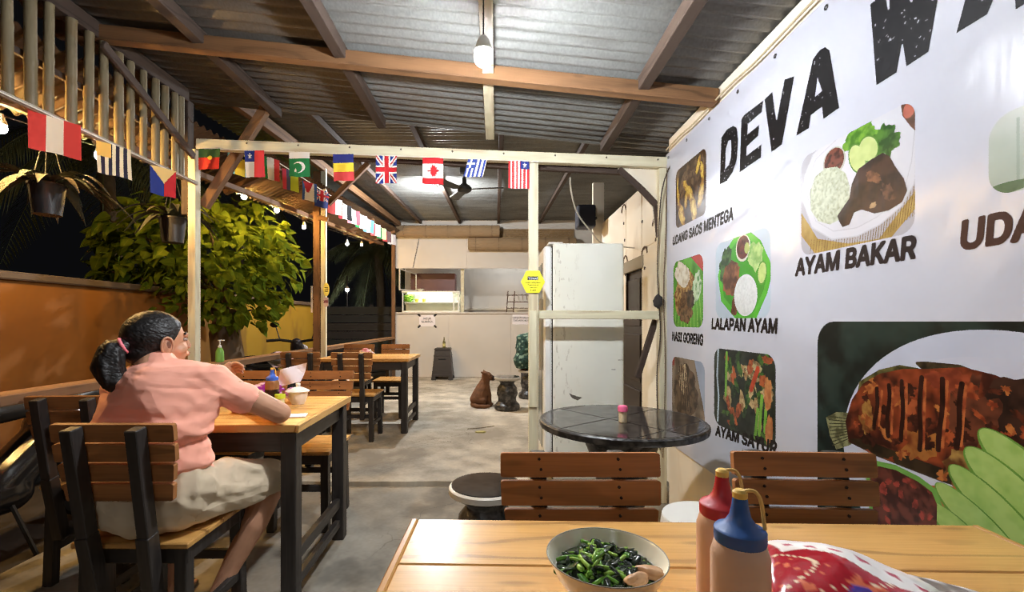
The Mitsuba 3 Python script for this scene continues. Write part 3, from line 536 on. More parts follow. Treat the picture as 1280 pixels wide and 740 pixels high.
# photo 8: the big fried fish
f8 = rrect(0.52, 1.572, 0.44, 1.170, 0.075)
sh = [(f8, lin(40, 56, 50), .9, 14, 0, lin(18, 26, 24)), (elp(1.03, .80, .425, .352), lin(206, 212, 230), .2, 5, .5, lin(186, 194, 216)), (elp(1.03, .80, .36, .29), lin(212, 216, 232), .2, 5, .6, lin(196, 202, 222))]
body = sg.Polygon(Bs([(1058, 527), (1066, 500), (1080, 480), (1100, 468), (1130, 462), (1162, 462), (1205, 460), (1245, 470), (1275, 484), (1310, 500), (1350, 530), (1372, 560), (1350, 590), (1300, 606), (1262, 612), (1225, 614), (1180, 601), (1130, 582), (1090, 566), (1062, 552)])).buffer(.008).buffer(-.006)
fin1 = sg.Polygon(Bs([(1072, 500), (1076, 478), (1100, 464), (1125, 458), (1148, 462), (1145, 470), (1110, 480), (1085, 496)])); fin2 = sg.Polygon(Bs([(1147, 454), (1160, 454), (1200, 458), (1232, 470), (1248, 483), (1240, 486), (1200, 470), (1160, 466)])); fin3 = sg.Polygon(Bs([(1246, 486), (1262, 486), (1290, 505), (1330, 540), (1300, 540)]))
tail = sg.Polygon(Bs([(1033, 522), (1046, 515), (1062, 516), (1070, 540), (1064, 556), (1046, 562), (1038, 545)]))
sh += [(tail, lin(150, 150, 108), .8, 50, 1, lin(86, 84, 56)), (fin1.buffer(.004), lin(110, 104, 58), .9, 50, 1.1, lin(56, 52, 28)), (fin2.buffer(.004), lin(76, 62, 40), .9, 50, 1.1, lin(40, 32, 22)), (fin3.buffer(.004), lin(60, 44, 34), .9, 50, 1.1, lin(34, 24, 20))]
for k in range(9):
    q = B(1036 + k * .6, 520 + k * 4.6); sh.append((sg.LineString([q, B(1062, 524 + k * 3)]).buffer(.0015), lin(70, 68, 44), 0, 1, 1.05))
sh += [(body, lin(150, 66, 36), 1.0, 34, 1.3, lin(58, 24, 16)), (sg.Polygon(Bs([(1064, 550), (1090, 566), (1130, 582), (1180, 601), (1225, 614), (1262, 612), (1240, 602), (1180, 588), (1120, 566), (1080, 550)])).buffer(.004), lin(60, 44, 26), .8, 30, 1.5, lin(36, 26, 16)),
       (blob(*B(1292, 540), .10, .13, 20, .3, 61), lin(66, 40, 30), .9, 24, 1.6, lin(36, 22, 18)), (blob(*B(1232, 585), .085, .045, -30, .4, 62), lin(196, 156, 84), 1.0, 34, 1.7, lin(96, 58, 30)), (blob(*B(1150, 555), .06, .04, -30, .4, 63), lin(176, 112, 54), .9, 34, 1.65, lin(120, 54, 30)), (blob(*B(1084, 525), .03, .05, 0, .4, 64), lin(180, 132, 66), .9, 40, 1.65, lin(110, 56, 30)), (blob(*B(1212, 520), .05, .08, 10, .4, 65), lin(112, 60, 40), .9, 34, 1.66, lin(66, 34, 24)), (blob(*B(1130, 500), .04, .03, 0, .4, 66), lin(180, 92, 52), .8, 40, 1.66, lin(130, 58, 34)), (blob(*B(1190, 480), .06, .03, 0, .4, 67), lin(164, 76, 46), .8, 40, 1.66, lin(120, 50, 32))]
for i in range(70):
    q = B(1066 + 300 * rng.random(), 468 + 136 * rng.random())
    sh.append((blob(q[0], q[1], .008 + .02 * rng.random(), .006 + .012 * rng.random(), rng.random() * 180, .5, i).intersection(body), [lin(196, 120, 62), lin(64, 28, 18), lin(176, 84, 46), lin(90, 40, 24)][i % 4], .8, 80, 1.72 + .004 * i, [lin(150, 76, 40), lin(40, 20, 14), lin(120, 48, 28), lin(56, 26, 18)][i % 4]))
for x0, y0, x1, y1 in [(1098, 486, 1094, 535), (1112, 482, 1110, 545), (1129, 477, 1128, 550), (1152, 472, 1150, 562), (1180, 474, 1174, 562), (1203, 480, 1197, 560)]:
    xs = np.linspace(0, 1, 7)
    sh.append((sg.LineString([B(x0 + (x1 - x0) * t + 1.2 * math.sin(t * 7 + x0), y0 + (y1 - y0) * t) for t in xs]).buffer(.0065), lin(54, 24, 16), 0.5, 40, 2.2))
    sh.append((sg.LineString([B(x0 + 5 + (x1 - x0) * t, y0 + 3 + (y1 - y0 - 6) * t) for t in xs]).buffer(.004), lin(196, 110, 60), .8, 60, 2.1, lin(140, 62, 36)))
bowl = sg.Polygon(Bs([(1083, 606), (1086, 584), (1097, 577), (1120, 582), (1150, 597), (1170, 612), (1178, 632), (1177, 690), (1110, 700), (1092, 660)])).buffer(.01).buffer(-.008)
sh += [(sg.Polygon(Bs([(1165, 612), (1200, 614), (1210, 626), (1180, 634)])).buffer(.01), lin(196, 104, 60), .5, 30, 2.5, lin(160, 74, 40)), (bowl, lin(122, 178, 84), .3, 12, 2.7, lin(92, 150, 60)), (bowl.buffer(-.014), lin(112, 58, 46), 1.0, 60, 2.9, lin(64, 30, 26))]
for i in range(14):
    q = B(1100 + 66 * rng.random(), 600 + 56 * rng.random()); sh.append((blob(q[0], q[1], .012, .008, rng.random() * 180, .3, i).intersection(bowl.buffer(-.016)), lin(170, 70, 58), .6, 80, 3, lin(110, 44, 36)))
for i, (x, y, a, b, r) in enumerate([(1205, 672, .10, .035, 28), (1222, 655, .115, .038, 30), (1245, 640, .125, .042, 34), (1270, 622, .13, .046, 36), (1195, 690, .09, .03, 25), (1290, 600, .13, .045, 38)][::-1]):
    sh += [(elp(*B(x, y), a, b, r), lin(110, 158, 66), .2, 20, 2.2 + i * .12), (elp(*(B(x, y) + [0.002, 0.004]), a * .95, b * .84, r), lin(176, 208, 118), .5, 40, 2.26 + i * .12, lin(146, 188, 90))]
photo(sh, f8, label='printed photo of a whole fried fish with sambal and cucumber on a white plate')
# lettering
def letters(poly_list, col, flecks=0, seed=0):
    u = shapely.union_all(poly_list)
    if flecks:
        r = np.random.default_rng(seed); x0, z0, x1, z1 = u.bounds; holes = []
        for _ in range(flecks):
            s, z = x0 + (x1 - x0) * r.random(), z0 + (z1 - z0) * r.random()
            if meshkit.noise(np.array([s * 14, z * 14, seed]), 5) > 0.46: holes.append(blob(s, z, .0015 + .0032 * r.random() ** 2, .0012 + .0022 * r.random(), r.random() * 180, .4, int(s * 999)))
        u = u.difference(shapely.union_all(holes))
    return print_mesh([(u, col, 0, 1, 4)])
def zp(pts, sc, ox, oy): return sg.Polygon(Bs([(ox + x / sc, oy + y / sc) for x, y in pts])).buffer(.004).buffer(-.004)
cr_ = lambda pts: zp(pts, 3.7, 890, 40)
D = cr_([(38, 705), (45, 490), (70, 452), (100, 434), (116, 445), (122, 500), (116, 590), (98, 645), (70, 688)]).difference(cr_([(62, 635), (65, 540), (78, 502), (90, 500), (92, 530), (90, 580), (80, 615)]))
E = cr_([(130, 648), (138, 405), (150, 385), (238, 318), (232, 370), (168, 425), (165, 475), (220, 430), (215, 480), (162, 530), (160, 575), (230, 520), (228, 580)])
Vv = cr_([(245, 312), (280, 278), (300, 420), (338, 220), (382, 205), (325, 520), (278, 555)])
A = cr_([(393, 478), (470, 125), (500, 85), (525, 70), (545, 85), (590, 350), (518, 402), (512, 345), (458, 385), (450, 445)]).difference(cr_([(478, 302), (490, 208), (512, 272)]))
BLK = lin(30, 29, 31)
for g, nm in ((D, 3), (E, 4), (Vv, 5), (A, 6)):
    m, c = letters([g], BLK, 60, nm); tag(put('headline_letter', mikit.ply(m, 'ink', color=c), ban), 'big black printed capital letter')
W_ = [(65, 85), (105, 680), (265, 580), (312, 315), (345, 530), (520, 415)]
Wp = [B(1080 + x / 6.4, y / 6.4) for x, y in W_]
notch = B(1113, 26)
zt = 2.10
Wpoly = sg.Polygon([Wp[0] + [0.004, .02], Wp[1], Wp[2], Wp[3], Wp[4], Wp[5], (1.118, zt), (1.172, zt), (1.215, 1.87 + .14), (1.262, zt), (1.285, zt), (notch[0], notch[1]), (1.300, zt), (1.352, zt)]).buffer(.003).buffer(-.003)
A2 = [B(1080 + x / 6.4, y / 6.4) for x, y in [(745, 265), (990, 115)]]
A2p = sg.Polygon([A2[0], A2[1], (1.012, 1.89), (0.975, 1.90), (.972, 1.83), (.905, 1.83), (.93, zt), (1.02, zt)]).buffer(.003).buffer(-.003)
for g, nm in ((Wpoly, 9), (A2p, 12)):
    m, c = letters([g], lin(34, 33, 36), 70, nm); tag(put('headline_letter', mikit.ply(m, 'ink', color=c), ban), 'big black printed capital letter')
def caption(text, s0, s1, z0a, z0b, h0, h1, col, slant=0.10, weight=0.045):
    """A caption from distance s0 (its left end) to s1, its foot from z0a to z0b, its height from h0 to h1."""
    tm = meshkit.text_mesh(text, 1.0, 0.01, True)
    t = tm.triangles[tm.face_normals[:, 2] > 0.9][:, :, :2]
    u = shapely.union_all([sg.Polygon(q).buffer(1e-4) for q in t]).buffer(weight, 3).simplify(0.012)
    x0, y0, x1, y1 = u.bounds
    def mp(xy):
        k = (xy[:, 0] + slant * xy[:, 1] - x0) / (x1 - x0)
        return np.c_[s0 + (s1 - s0) * k, z0a + (z0b - z0a) * k + xy[:, 1] * (h0 + (h1 - h0) * k)]
    u = shapely.transform(u, mp)
    m, c = print_mesh([(u if u.is_valid else u.buffer(0), col, 0, 1, 4)])
    tag(put('caption', mikit.ply(m, 'ink', color=c), ban), 'printed dish name')
DK = lin(36, 30, 30)
caption('UDANG SAOS MENTEGA', 2.86, 2.13, 1.645, 1.645, .048, .056, DK)
caption('NASI GORENG', 2.87, 2.44, 1.055, 1.045, .05, .055, DK)
caption('LALAPAN AYAM', 2.345, 1.798, 1.135, 1.125, .05, .055, DK)
caption('AYAM SAYUR', 2.305, 1.80, 0.603, 0.648, .046, .050, DK)
caption('AYAM BAKAR', 1.69, 1.204, 1.340, 1.338, .056, .057, lin(40, 25, 22))
caption('UDA', 1.090, 0.925, 1.342, 1.342, .062, .064, lin(78, 46, 30))
for k in range(12):
    put('eyelet', plain(lathe([(0.004, 0), (0.009, 0), (0.009, 0.002), (0.004, 0.002)], 14).apply_transform(np.array([[0, 0, -1.0, BX - .001], [1, 0, 0, 2.93 - .28 * k], [0, 1, 0, 2.215], [0, 0, 0, 1]])), 'metal', lin(90)), ban)
hem = put('hem', mikit.ply(chbox((.004, 3.46, .02), .001).apply_translation([BX - .002, 1.24, 2.236]), 'cream_lumber', uv=None), ban) if False else None
tag(put('cable', plain(tube(smooth_pts([(1.085, 2.93 - .2 * k, 2.262 + .006 * math.sin(k * 2.1)) for k in range(16)], 60), .005, 6), 'matte', lin(186, 170, 138))), 'pale cable running along the top edge of the menu banner', 'cable')
#@@FURNITURE
# ------------------------------------------------------------------ tables and chairs
def place(x, y, deg=0, z=0.0): return T().translate([x, y, z]).rotate([0, 0, 1], deg)
def make_chair_kit(wd=1.0):
    """Shape dicts of one chair; its back stands at -y, the sitter looks to +y."""
    kit = []
    for k in range(4):
        m = chbox((0.385 * wd, 0.096, 0.02), 0.004); m.apply_translation([0, -0.144 + 0.0965 * k, 0.44])
        kit.append(('seat__plank', wood(m, 0)))
    kit.append(('seat', wood(cat_([chbox((0.36 * wd, 0.02, 0.055), .003).apply_translation([0, s * 0.165, 0.402]) for s in (-1, 1)] + [chbox((0.02, 0.31, 0.055), .003).apply_translation([s * 0.165 * wd, 0, 0.402]) for s in (-1, 1)]), 0, 'black_wood')))
    for sx in (-1, 1):
        for sy in (-1, 1):
            kit.append(('leg', wood(beam((sx * 0.162 * wd, sy * 0.165, 0.0), (sx * 0.155 * wd, sy * 0.155, 0.43), 0.042, 0.042, (0, 1, 0))[0], 2, 'black_wood')))
    for sx in (-1, 1): kit.append(('stretcher', wood(chbox((0.024, 0.29, 0.035), .003).apply_translation([sx * 0.16 * wd, 0, 0.16]), 1, 'black_wood')))
    for sy in (-1, 1): kit.append(('stretcher', wood(chbox((0.29 * wd, 0.024, 0.035), .003).apply_translation([0, sy * 0.162, 0.24]), 0, 'black_wood')))
    lean = lambda z: -0.205 - (z - 0.44) * 0.14
    for sx in (-1, 1):
        m = cat_([beam((sx * 0.085, -0.19, 0.22), (sx * 0.095, lean(0.5) - 0.026, 0.50), 0.042, 0.05, (0, 1, 0))[0], beam((sx * 0.095, lean(0.48) - 0.024, 0.48), (sx * 0.098, lean(0.85) - 0.028, 0.845), 0.038, 0.045, (0, 1, 0))[0]])
        kit.append(('back_post', wood(m, 2, 'black_wood')))
    for k in range(4):
        z0 = 0.797 - 0.0645 * k; wt, wb_ = 0.192 * wd - 0.008 * max(k - 1, 0), 0.192 * wd - 0.008 * max(k, 0) * (1 if k > 1 else 0.3)
        q = sg.Polygon([(-wb_, 0), (wb_, 0), (wt, 0.0565), (-wt, 0.0565)]).buffer(-0.006).buffer(0.006, 4)
        m = extrude(q, 0.018); a = math.atan(0.14)
        orient(m, (1, 0, 0), (0, -math.sin(a), math.cos(a)), (0, -math.cos(a), -math.sin(a)), (0, lean(z0) + 0.018, z0))
        kit.append(('back_slat', wood(m, 0, 'wood_brown')))
        for sx in (-1, 1):
            h = trimesh.creation.cylinder(0.0035, 0.003, sections=7); pts_ = []
            for dz in (0.018, 0.042):
                c_ = h.copy(); orient(c_, (1, 0, 0), (0, 0, 1), (0, -1, 0), (sx * 0.095 + 0.004 * (dz > .03), lean(z0 + dz) + 0.019, z0 + dz)); pts_.append(c_)
            kit.append((f'back_slat_{k:03d}__nail'.replace('_000', ''), plain(cat_(pts_), 'matte', lin(42, 26, 16))))
    return kit
KITS = [make_chair_kit(w_) for w_ in (1.0, 0.93, 0.87)]
def chair(x, y, deg, label, z=0.0, kit=0, group=None):
    t = thing('wooden_chair', label, 'chair', group)
    for name, shape in sorted(KITS[kit], key=lambda q: '__' in q[0]):
        put(name, shape, t, place(x, y, deg, z))
    return t
def make_table_kit(w, d):
    kit = []; n = 4; pw = (d - 0.004) / n
    for k in range(n):
        m = chbox((w - 0.03, pw - 0.0025, 0.03), 0.0025); m.apply_translation([0, -d / 2 + pw * (k + .5) + .002, 0.745]); kit.append(('top_plank', wood(m, 0)))
    for sx in (-1, 1):
        m = chbox((0.014, d, 0.032), 0.003); m.apply_translation([sx * (w / 2 - 0.007), 0, 0.744]); kit.append(('edge_strip', wood(m, 1)))
    for sy in (-1, 1): kit.append(('apron', wood(chbox((w - 0.13, 0.022, 0.085), .003).apply_translation([0, sy * (d / 2 - 0.05), 0.685]), 0, 'black_wood')))
    for sx in (-1, 1): kit.append(('apron', wood(chbox((0.022, d - 0.13, 0.085), .003).apply_translation([sx * (w / 2 - 0.05), 0, 0.685]), 1, 'black_wood')))
    for sx in (-1, 1):
        for sy in (-1, 1): kit.append(('leg', wood(chbox((0.062, 0.062, 0.728), .004).apply_translation([sx * (w / 2 - 0.05), sy * (d / 2 - 0.05), 0.364]), 2, 'black_wood')))
        kit.append(('stretcher', wood(chbox((0.03, d - 0.16, 0.05), .003).apply_translation([sx * (w / 2 - 0.05), 0, 0.20]), 1, 'black_wood')))
        kit.append(('stretcher', wood(chbox((0.03, d - 0.16, 0.04), .003).apply_translation([sx * (w / 2 - 0.05), 0, 0.09]), 1, 'black_wood')))
    return kit
def table(x, y, w, d, deg, label, z=0.0):
    t = thing('dining_table', label, 'table')
    for name, shape in make_table_kit(w, d): put(name, shape, t, place(x, y, deg, z))
    return t
table(0.389, 0.585, 1.15, 0.72, -1.5, 'varnished plank table in the foreground holding the bowl of greens')
table(-1.215, 2.17, 0.85, 0.72, 1.5, 'plank table with black legs at which the woman in pink sits')
table(-1.36, 5.02, 0.95, 0.74, 0, 'farther plank table with a pink packet on it, near the middle post', RZ)
chair(0.203, 0.865, 180, 'chair whose slatted back faces the camera directly behind the bowl of greens', 0, 0)
chair(0.732, 0.868, 177, 'chair whose slatted back stands in front of the fried fish photo', 0, 2)
chair(-1.192, 1.685, 0, 'chair on which the woman in pink sits, seen from behind', 0, 0)
chair(-1.84, 2.22, 4, 'chair left of the seated woman, its back partly hidden by her shoulder', 0, 1)
chair(-1.10, 2.73, 180, 'chair across the table from the woman, its slats showing behind the sugar bowl', 0, 1)
chair(-1.55, 2.74, 178, 'chair across the table mostly hidden by the woman, beside the soap bottle', 0, 0)
chair(-1.34, 4.52, 0, 'chair pulled up to the near side of the farther table, on its right', RZ, 0)
chair(-1.86, 4.56, 6, 'chair pulled up to the near side of the farther table, on its left', RZ, 1)
chair(-1.27, 5.57, 180, 'chair on the far side of the farther table, right of the pink packet', RZ, 1)
chair(-1.73, 5.57, 180, 'chair on the far side of the farther table, left of the pink packet', RZ, 0)
# ------------------------------------------------------------------ stone table and stools
rt = thing('round_table', 'round black tiled table with a pale joint cross beside the menu banner', 'table')
RTX, RTY, RTZ, RR = 0.577, 2.12, 0.72, 0.375
put('rim', mikit.ply(lathe([(RR - 0.02, -0.03), (RR - .003, -0.03), (RR, -0.022), (RR, -.006), (RR - .006, 0), (RR - .02, 0.0), (RR - 0.02, -0.03)], 72, (RTX, RTY, RTZ)), 'black_stone', smooth=40), rt)
put('joint_bed', plain(lathe([(0, -0.03), (RR - .02, -0.03), (RR - .02, -0.003), (0, -0.003)], 60, (RTX, RTY, RTZ)), 'matte', lin(176, 168, 156)), rt)
disc = sg.Point(0, 0).buffer(RR - .021, 32)
for i in (-1, 0):
    for j in (-2, -1, 0, 1):
        cell = sa.rotate(sg.box(-.04 + i * .40 + .0038, .04 + j * .29 + .0038, -.04 + i * .40 + .40 - .0038, .04 + j * .29 + .29 - .0038), 38, origin=(0, 0)).intersection(disc)
        cell2 = sa.rotate(sg.box(-.04 + (i + 1) * .40 + .0038, .04 + j * .29 + .0038, -.04 + (i + 1) * .40 + .40 - .0038, .04 + j * .29 + .29 - .0038), 38, origin=(0, 0)).intersection(disc) if i == 0 else None
        for c_ in (cell, cell2):
            if c_ is not None and c_.area > 1e-3:
                m = extrude(c_, 0.005); m.apply_translation([RTX, RTY, RTZ - 0.004]); put('tile', mikit.ply(m, 'black_tile'), rt)
put('pedestal', mikit.ply(lathe([(0, 0), (0.2, 0), (0.2, .05), (.12, .12), (.10, .3), (.12, .5), (.17, .62), (.2, .66), (.2, .69), (0, .69)], 40, (RTX, RTY, 0)), 'black_stone', smooth=35), rt)
def stone_stool(x, y, z, label, top='black_tile', rim=lin(190, 184, 172), R=0.17, H=0.43, body='black_stone'):
    s = thing('stone_stool', label, 'stool')
    put('pedestal', mikit.ply(lathe([(0, 0), (.145, 0), (.165, .02), (.16, .07), (.12, .11), (.115, .15), (.135, .21), (.125, .29), (.09, .335), (.095, .36), (.13, .385), (0, .385)], 36, (x, y, z)), body, smooth=35), s)
    put('rim', plain(lathe([(0, .383), (R - .02, .383), (R, .395), (R, .418), (R - .01, H - .004), (0, H - .004)], 44, (x, y, z)), 'satin', rim, 40), s)
    m = lathe([(0, H - .004), (R - .012, H - .004), (R - .012, H), (0, H)], 44, (x, y, z))
    put('seat_disc', mikit.ply(m, top) if isinstance(top, str) else plain(m, 'gloss', top), s)
    return s
stone_stool(-0.045, 2.10, 0, 'black topped stone stool beside the foreground table, left of the chair back')
stone_stool(0.235 - .09, 5.95, RZ, 'dark stone pedestal stool standing next to the dog', rim=lin(170, 164, 152))
stone_stool(0.73, 1.60, 0, 'white topped stool between the two foreground chair backs', top=lin(236, 234, 226), rim=lin(226, 222, 212), R=.155, H=.49)
#@@KITCHEN
# ------------------------------------------------------------------ kitchen hatch and rear room
hanging_bulb((0.4, 10.6, 3.0), 0.035, BULB_KITCHEN, LAMP_WHITE, 'bulb hanging under the kitchen ceiling, hidden by the fascia', 3.36, 'kitchen_bulb')
dc = thing('display_case', 'lit white glass display case with greens in the kitchen hatch', 'display case')
x0, x1, y0, y1, z0, z1 = -1.93, -0.76, 9.46, 9.86, 1.361, 1.80
put('base', plain(chbox((x1 - x0, y1 - y0, .03), .004).apply_translation([(x0 + x1) / 2, (y0 + y1) / 2, z0 + .015]), 'satin', lin(232, 232, 224)), dc)
put('roof_panel', plain(chbox((x1 - x0 + .03, y1 - y0, .03), .004).apply_translation([(x0 + x1) / 2, (y0 + y1) / 2, z1 - .015]), 'satin', lin(232, 232, 224)), dc)
put('back_panel', plain(bx((x0, y1 - .012, z0 + .03), (x1, y1, z1 - .03)), 'satin', lin(228, 230, 216)), dc)
put('shelf', plain(chbox((x1 - x0 - .06, y1 - y0 - .06, .016), .003).apply_translation([(x0 + x1) / 2, (y0 + y1) / 2, z0 + .2]), 'satin', lin(224, 228, 216)), dc)
for x in (x0 + .012, x1 - .012, x1 - .11):
    put('frame_post', plain(chbox((.024, .024, z1 - z0 - .06), .003).apply_translation([x, y0 + .012, (z0 + z1) / 2]), 'satin', lin(236, 236, 230)), dc)
put('glass_front', {'type': 'rectangle', 'to_world': T().translate([(x0 + x1 - .1) / 2, y0 + .004, (z0 + z1) / 2]).rotate([1, 0, 0], 90).scale([(x1 - x0) / 2 - .07, (z1 - z0) / 2 - .03, 1]), 'bsdf': {'type': 'ref', 'id': 'glass'}}, dc)
put('light_tube', {**mikit.ply(tube([(x0 + .1, y0 + .10, z1 - .052), (x1 - .16, y0 + .10, z1 - .052)], .012, 10), 'bulb_skin'), 'emitter': {'type': 'area', 'sampling_weight': 5.0, 'radiance': rgb(np.array((.95, 1.0, .80)) * 26)}}, dc)
for i, (px, w, col, lab) in enumerate([(511, .13, lin(120, 178, 48), 'heap of leafy greens at the left in the display case'), (521, .07, lin(206, 196, 70), 'first yellow tub in the display case'), (530, .07, lin(212, 200, 80), 'second yellow tub in the display case')]):
    c = at(px, 378, 9.62); z_ = z0 + .209
    if i == 0: tag(put('greens', plain(crumple([c[0], 9.62, z_ + .085], [.10, .09, .085], 4, .6), 'satin', col, True)), lab, 'greens')
    else: tag(put('tub', plain(lathe([(0, 0), (w * .45, 0), (w * .55, .07), (0, .07)], 20, (c[0], 9.62, z_)), 'satin', col, 40)), lab, 'tub')
tag(put('white_dish', plain(lathe([(0, 0), (.03, 0), (.035, .012), (.09, .05), (.086, .05), (.03, .02), (0, .018)], 28, (-1.58, 9.6, z1)), 'gloss', lin(240, 238, 220), 40)), 'white footed dish on top of the display case', 'dish')
mb = thing('shelf_cupboard', 'maroon cupboard standing in the kitchen behind the display case', 'cupboard')
put('door', plain(chbox((.98, .03, .62), .004).apply_translation([-1.40, 10.2, 1.92]), 'satin', lin(92, 44, 44)), mb)
put('carcass', plain(bx((-1.89, 10.216, RZ), (-.91, 10.6, 2.24)), 'satin', lin(80, 40, 40)), mb)
ws = thing('window_sash', 'open aluminium window sash at the left end of the hatch', 'window')
for a, b in [((-1.98, 9.45, 1.81), (-1.98, 9.45, 2.26)), ((-1.72, 9.9, 1.81), (-1.72, 9.9, 2.2)), ((-1.98, 9.45, 2.255), (-1.72, 9.9, 2.19)), ((-1.98, 9.45, 1.83), (-1.72, 9.9, 1.83))]:
    put('bar', plain(beam(a, b, .025, .025, (0.3, 1, 0.2))[0], 'satin', lin(206, 200, 186)), ws)
put('pane', plain(cat_([bx((0, 0, 0), (.001, .001, .001))]), 'gloss', lin(60)), ws) if False else None
tag(put('hatch_post', mikit.ply(chbox((.07, .06, .91), .004).apply_translation([-.70, 9.60, 1.815]), 'cream_lumber')), 'cream post at the right end of the display case', 'post')
rk = thing('dish_rack', 'brown dish rack with crockery standing on the kitchen counter behind the cream post', 'rack')
for x in (.22, .36, .92):
    for y in (9.50, 9.64): put('post', plain(tube([(x, y, 1.361), (x + .03, y, 1.80)], .010, 6), 'satin', lin(92, 70, 58)), rk)
for z in (1.45, 1.58, 1.72):
    for y in (9.50, 9.64): put('bar', plain(tube([(.22, y, z), (.95, y, z)], .007, 6), 'satin', lin(104, 84, 70)), rk)
    put('rung', plain(tube([(.24, 9.5, z), (.24, 9.64, z)], .007, 6), 'satin', lin(104, 84, 70)), rk)
for k in range(5):
    p = tag(put('plate', plain(lathe([(0, 0), (.05, 0), (.085, .014), (.08, .016), (.05, .005), (0, .005)], 22).apply_transform(np.array((T().translate([.46 + .085 * k, 9.57, 1.675]).rotate([0, 1, 0], 82)).matrix)), 'gloss', lin(206 - 22 * (k % 3), 196 - 24 * (k % 3), 184 - 26 * (k % 3)), 40)), 'plate standing in the brown dish rack', 'plate', 'plates in the dish rack')
tag(put('counter_bowl', plain(lathe([(0, 0), (.03, 0), (.06, .045), (.055, .045), (.028, .008), (0, .008)], 24, (.42, 9.46, 1.361)), 'gloss', lin(226, 216, 190), 40)), 'small cream bowl on the counter above the right paper sign', 'bowl')
# bamboo blinds
def blind(x0, x1, y, z, r, label, flat=None):
    b = thing('bamboo_blind', label, 'blind')
    n = 44; t = np.linspace(0, 1, 40); xs = np.linspace(x0, x1, 30)
    a = np.arange(n) * 2 * np.pi / n
    v = np.array([[x, y + (r + .006 * (k % 2)) * math.cos(q), z + (r + .006 * (k % 2)) * math.sin(q) * .96] for x in xs for k, q in enumerate(a)]); i = np.arange(30 * n).reshape(30, n); j = np.roll(i, -1, 1)
    f = np.vstack([np.stack([i[:-1].ravel(), j[:-1].ravel(), j[1:].ravel()], 1), np.stack([i[:-1].ravel(), j[1:].ravel(), i[1:].ravel()], 1)])
    c0, c1 = len(v), len(v) + 1; v = np.vstack([v, [x0, y, z], [x1, y, z]])
    f = np.vstack([f, np.stack([np.full(n, c0), j[0], i[0]], 1), np.stack([np.full(n, c1), i[-1], j[-1]], 1)])
    put('roll', plain(trimesh.Trimesh(v, f, process=False), 'matte', lin(152, 126, 94)), b)
    sp = [(x1 + .004, y + (.02 + (r - .02) * q) * math.cos(q * 22), z + (.02 + (r - .02) * q) * math.sin(q * 22)) for q in np.linspace(0, 1, 90)]
    put('roll_end', plain(tube(sp, .004, 4), 'matte', lin(92, 72, 52)), b)
    for x in np.linspace(x0 + .15, x1 - .15, 5):
        put('cord', plain(tube([(x, y + (r + .009) * math.cos(q), z + (r + .009) * math.sin(q)) for q in np.linspace(0, 6.28, 26)], .004, 5, False), 'matte', lin(104, 84, 60)), b)
    if flat:
        for k in range(int((flat[1] - flat[0]) / .02)):
            put('slat', plain(chbox((x1 - x0 - .02, .008, .017), .002).apply_translation([(x0 + x1) / 2, y + r - .01, flat[0] + .02 * k]), 'matte', lin(146 + 12 * (k % 2), 118 + 10 * (k % 2), 86)), b)
blind(-1.99, 0.07, 9.235, 2.985, .115, 'rolled bamboo blind on the left of the fascia')
blind(-0.56, 1.60, 9.27, 2.735, .125, 'lower rolled bamboo blind on the right of the fascia, half unrolled', flat=(2.87, 3.09))
tag(put('blind_pole', plain(tube([(-1.57, 9.41, 2.88), (-1.70, 9.41, 2.27)], .006, 6), 'matte', lin(96, 84, 74))), 'thin slanting pole hanging from the left bamboo blind', 'pole')
def paper(px0, px1, py0, py1, y, lines, label, tapes=True):
    a, b = at(px0, py1, y), at(px1, py0, y)
    k = thing('paper_sign', label, 'sign')
    put('sheet', plain(bx((a[0], y - .002, a[2]), (b[0], y, b[2])), 'matte', lin(240, 232, 232)), k)
    for text, zz, hh in lines:
        m = meshkit.text_mesh(text, hh, .001, True); w = m.bounds[1][0] - m.bounds[0][0]
        orient(m, (1, 0, 0), (0, 0, 1), (0, -1, 0), ((a[0] + b[0] - w) / 2, y - .0022, zz)); put('lettering', plain(m, 'matte', lin(44, 40, 42)), k)
    if tapes:
        for x, s in ((a[0], 1), (b[0], -1)):
            for z, t in ((a[2], 1), (b[2], -1)):
                m = chbox((.07, .003, .035), .001); m.apply_transform(np.array((T().translate([x, y - .003, z]).rotate([0, 1, 0], 45 * s * t * -1)).matrix)); put('tape', plain(m, 'matte', lin(34, 30, 28)), k)
    return k
zc = at(534, 401, 9.4)[2]
paper(524, 544, 394, 408, 9.407, [('MEJA', zc + .025, .042), ('KUMPUL', zc - .04, .042)], 'white paper sign with black corner tapes on the counter wall, left')
zc = at(650, 399, 9.4)[2]
paper(640.5, 662, 392.5, 405.5, 9.407, [('MOHON MAAF', zc + .012, .034), ('TAK MEROKOK', zc - .045, .034)], 'white paper sign on the counter wall beside the cream post', False)
# black plastic stool with a bottle
st = thing('plastic_stool', 'tall black plastic stool against the counter wall', 'stool')
sx, sy = -1.05, 9.13
def frus(w0, d0, z0, w1, d1, z1):
    p = [(s * w0 / 2, t * d0 / 2, z0) for s in (-1, 1) for t in (-1, 1)] + [(s * w1 / 2, t * d1 / 2, z1) for s in (-1, 1) for t in (-1, 1)]
    return trimesh.convex.convex_hull(np.array(p))
put('body', plain(frus(.40, .40, RZ + .07, .30, .30, .60).apply_translation([sx, sy, 0]), 'satin', lin(46, 42, 42)), st)
put('seat', plain(chbox((.31, .31, .05), .012).apply_translation([sx, sy, .625]), 'satin', lin(52, 48, 48)), st)
for s in (-1, 1):
    for t in (-1, 1): put('foot', plain(frus(.09, .09, RZ, .07, .07, RZ + .08).apply_translation([sx + s * .165, sy + t * .165, 0]), 'satin', lin(42, 39, 39)), st)
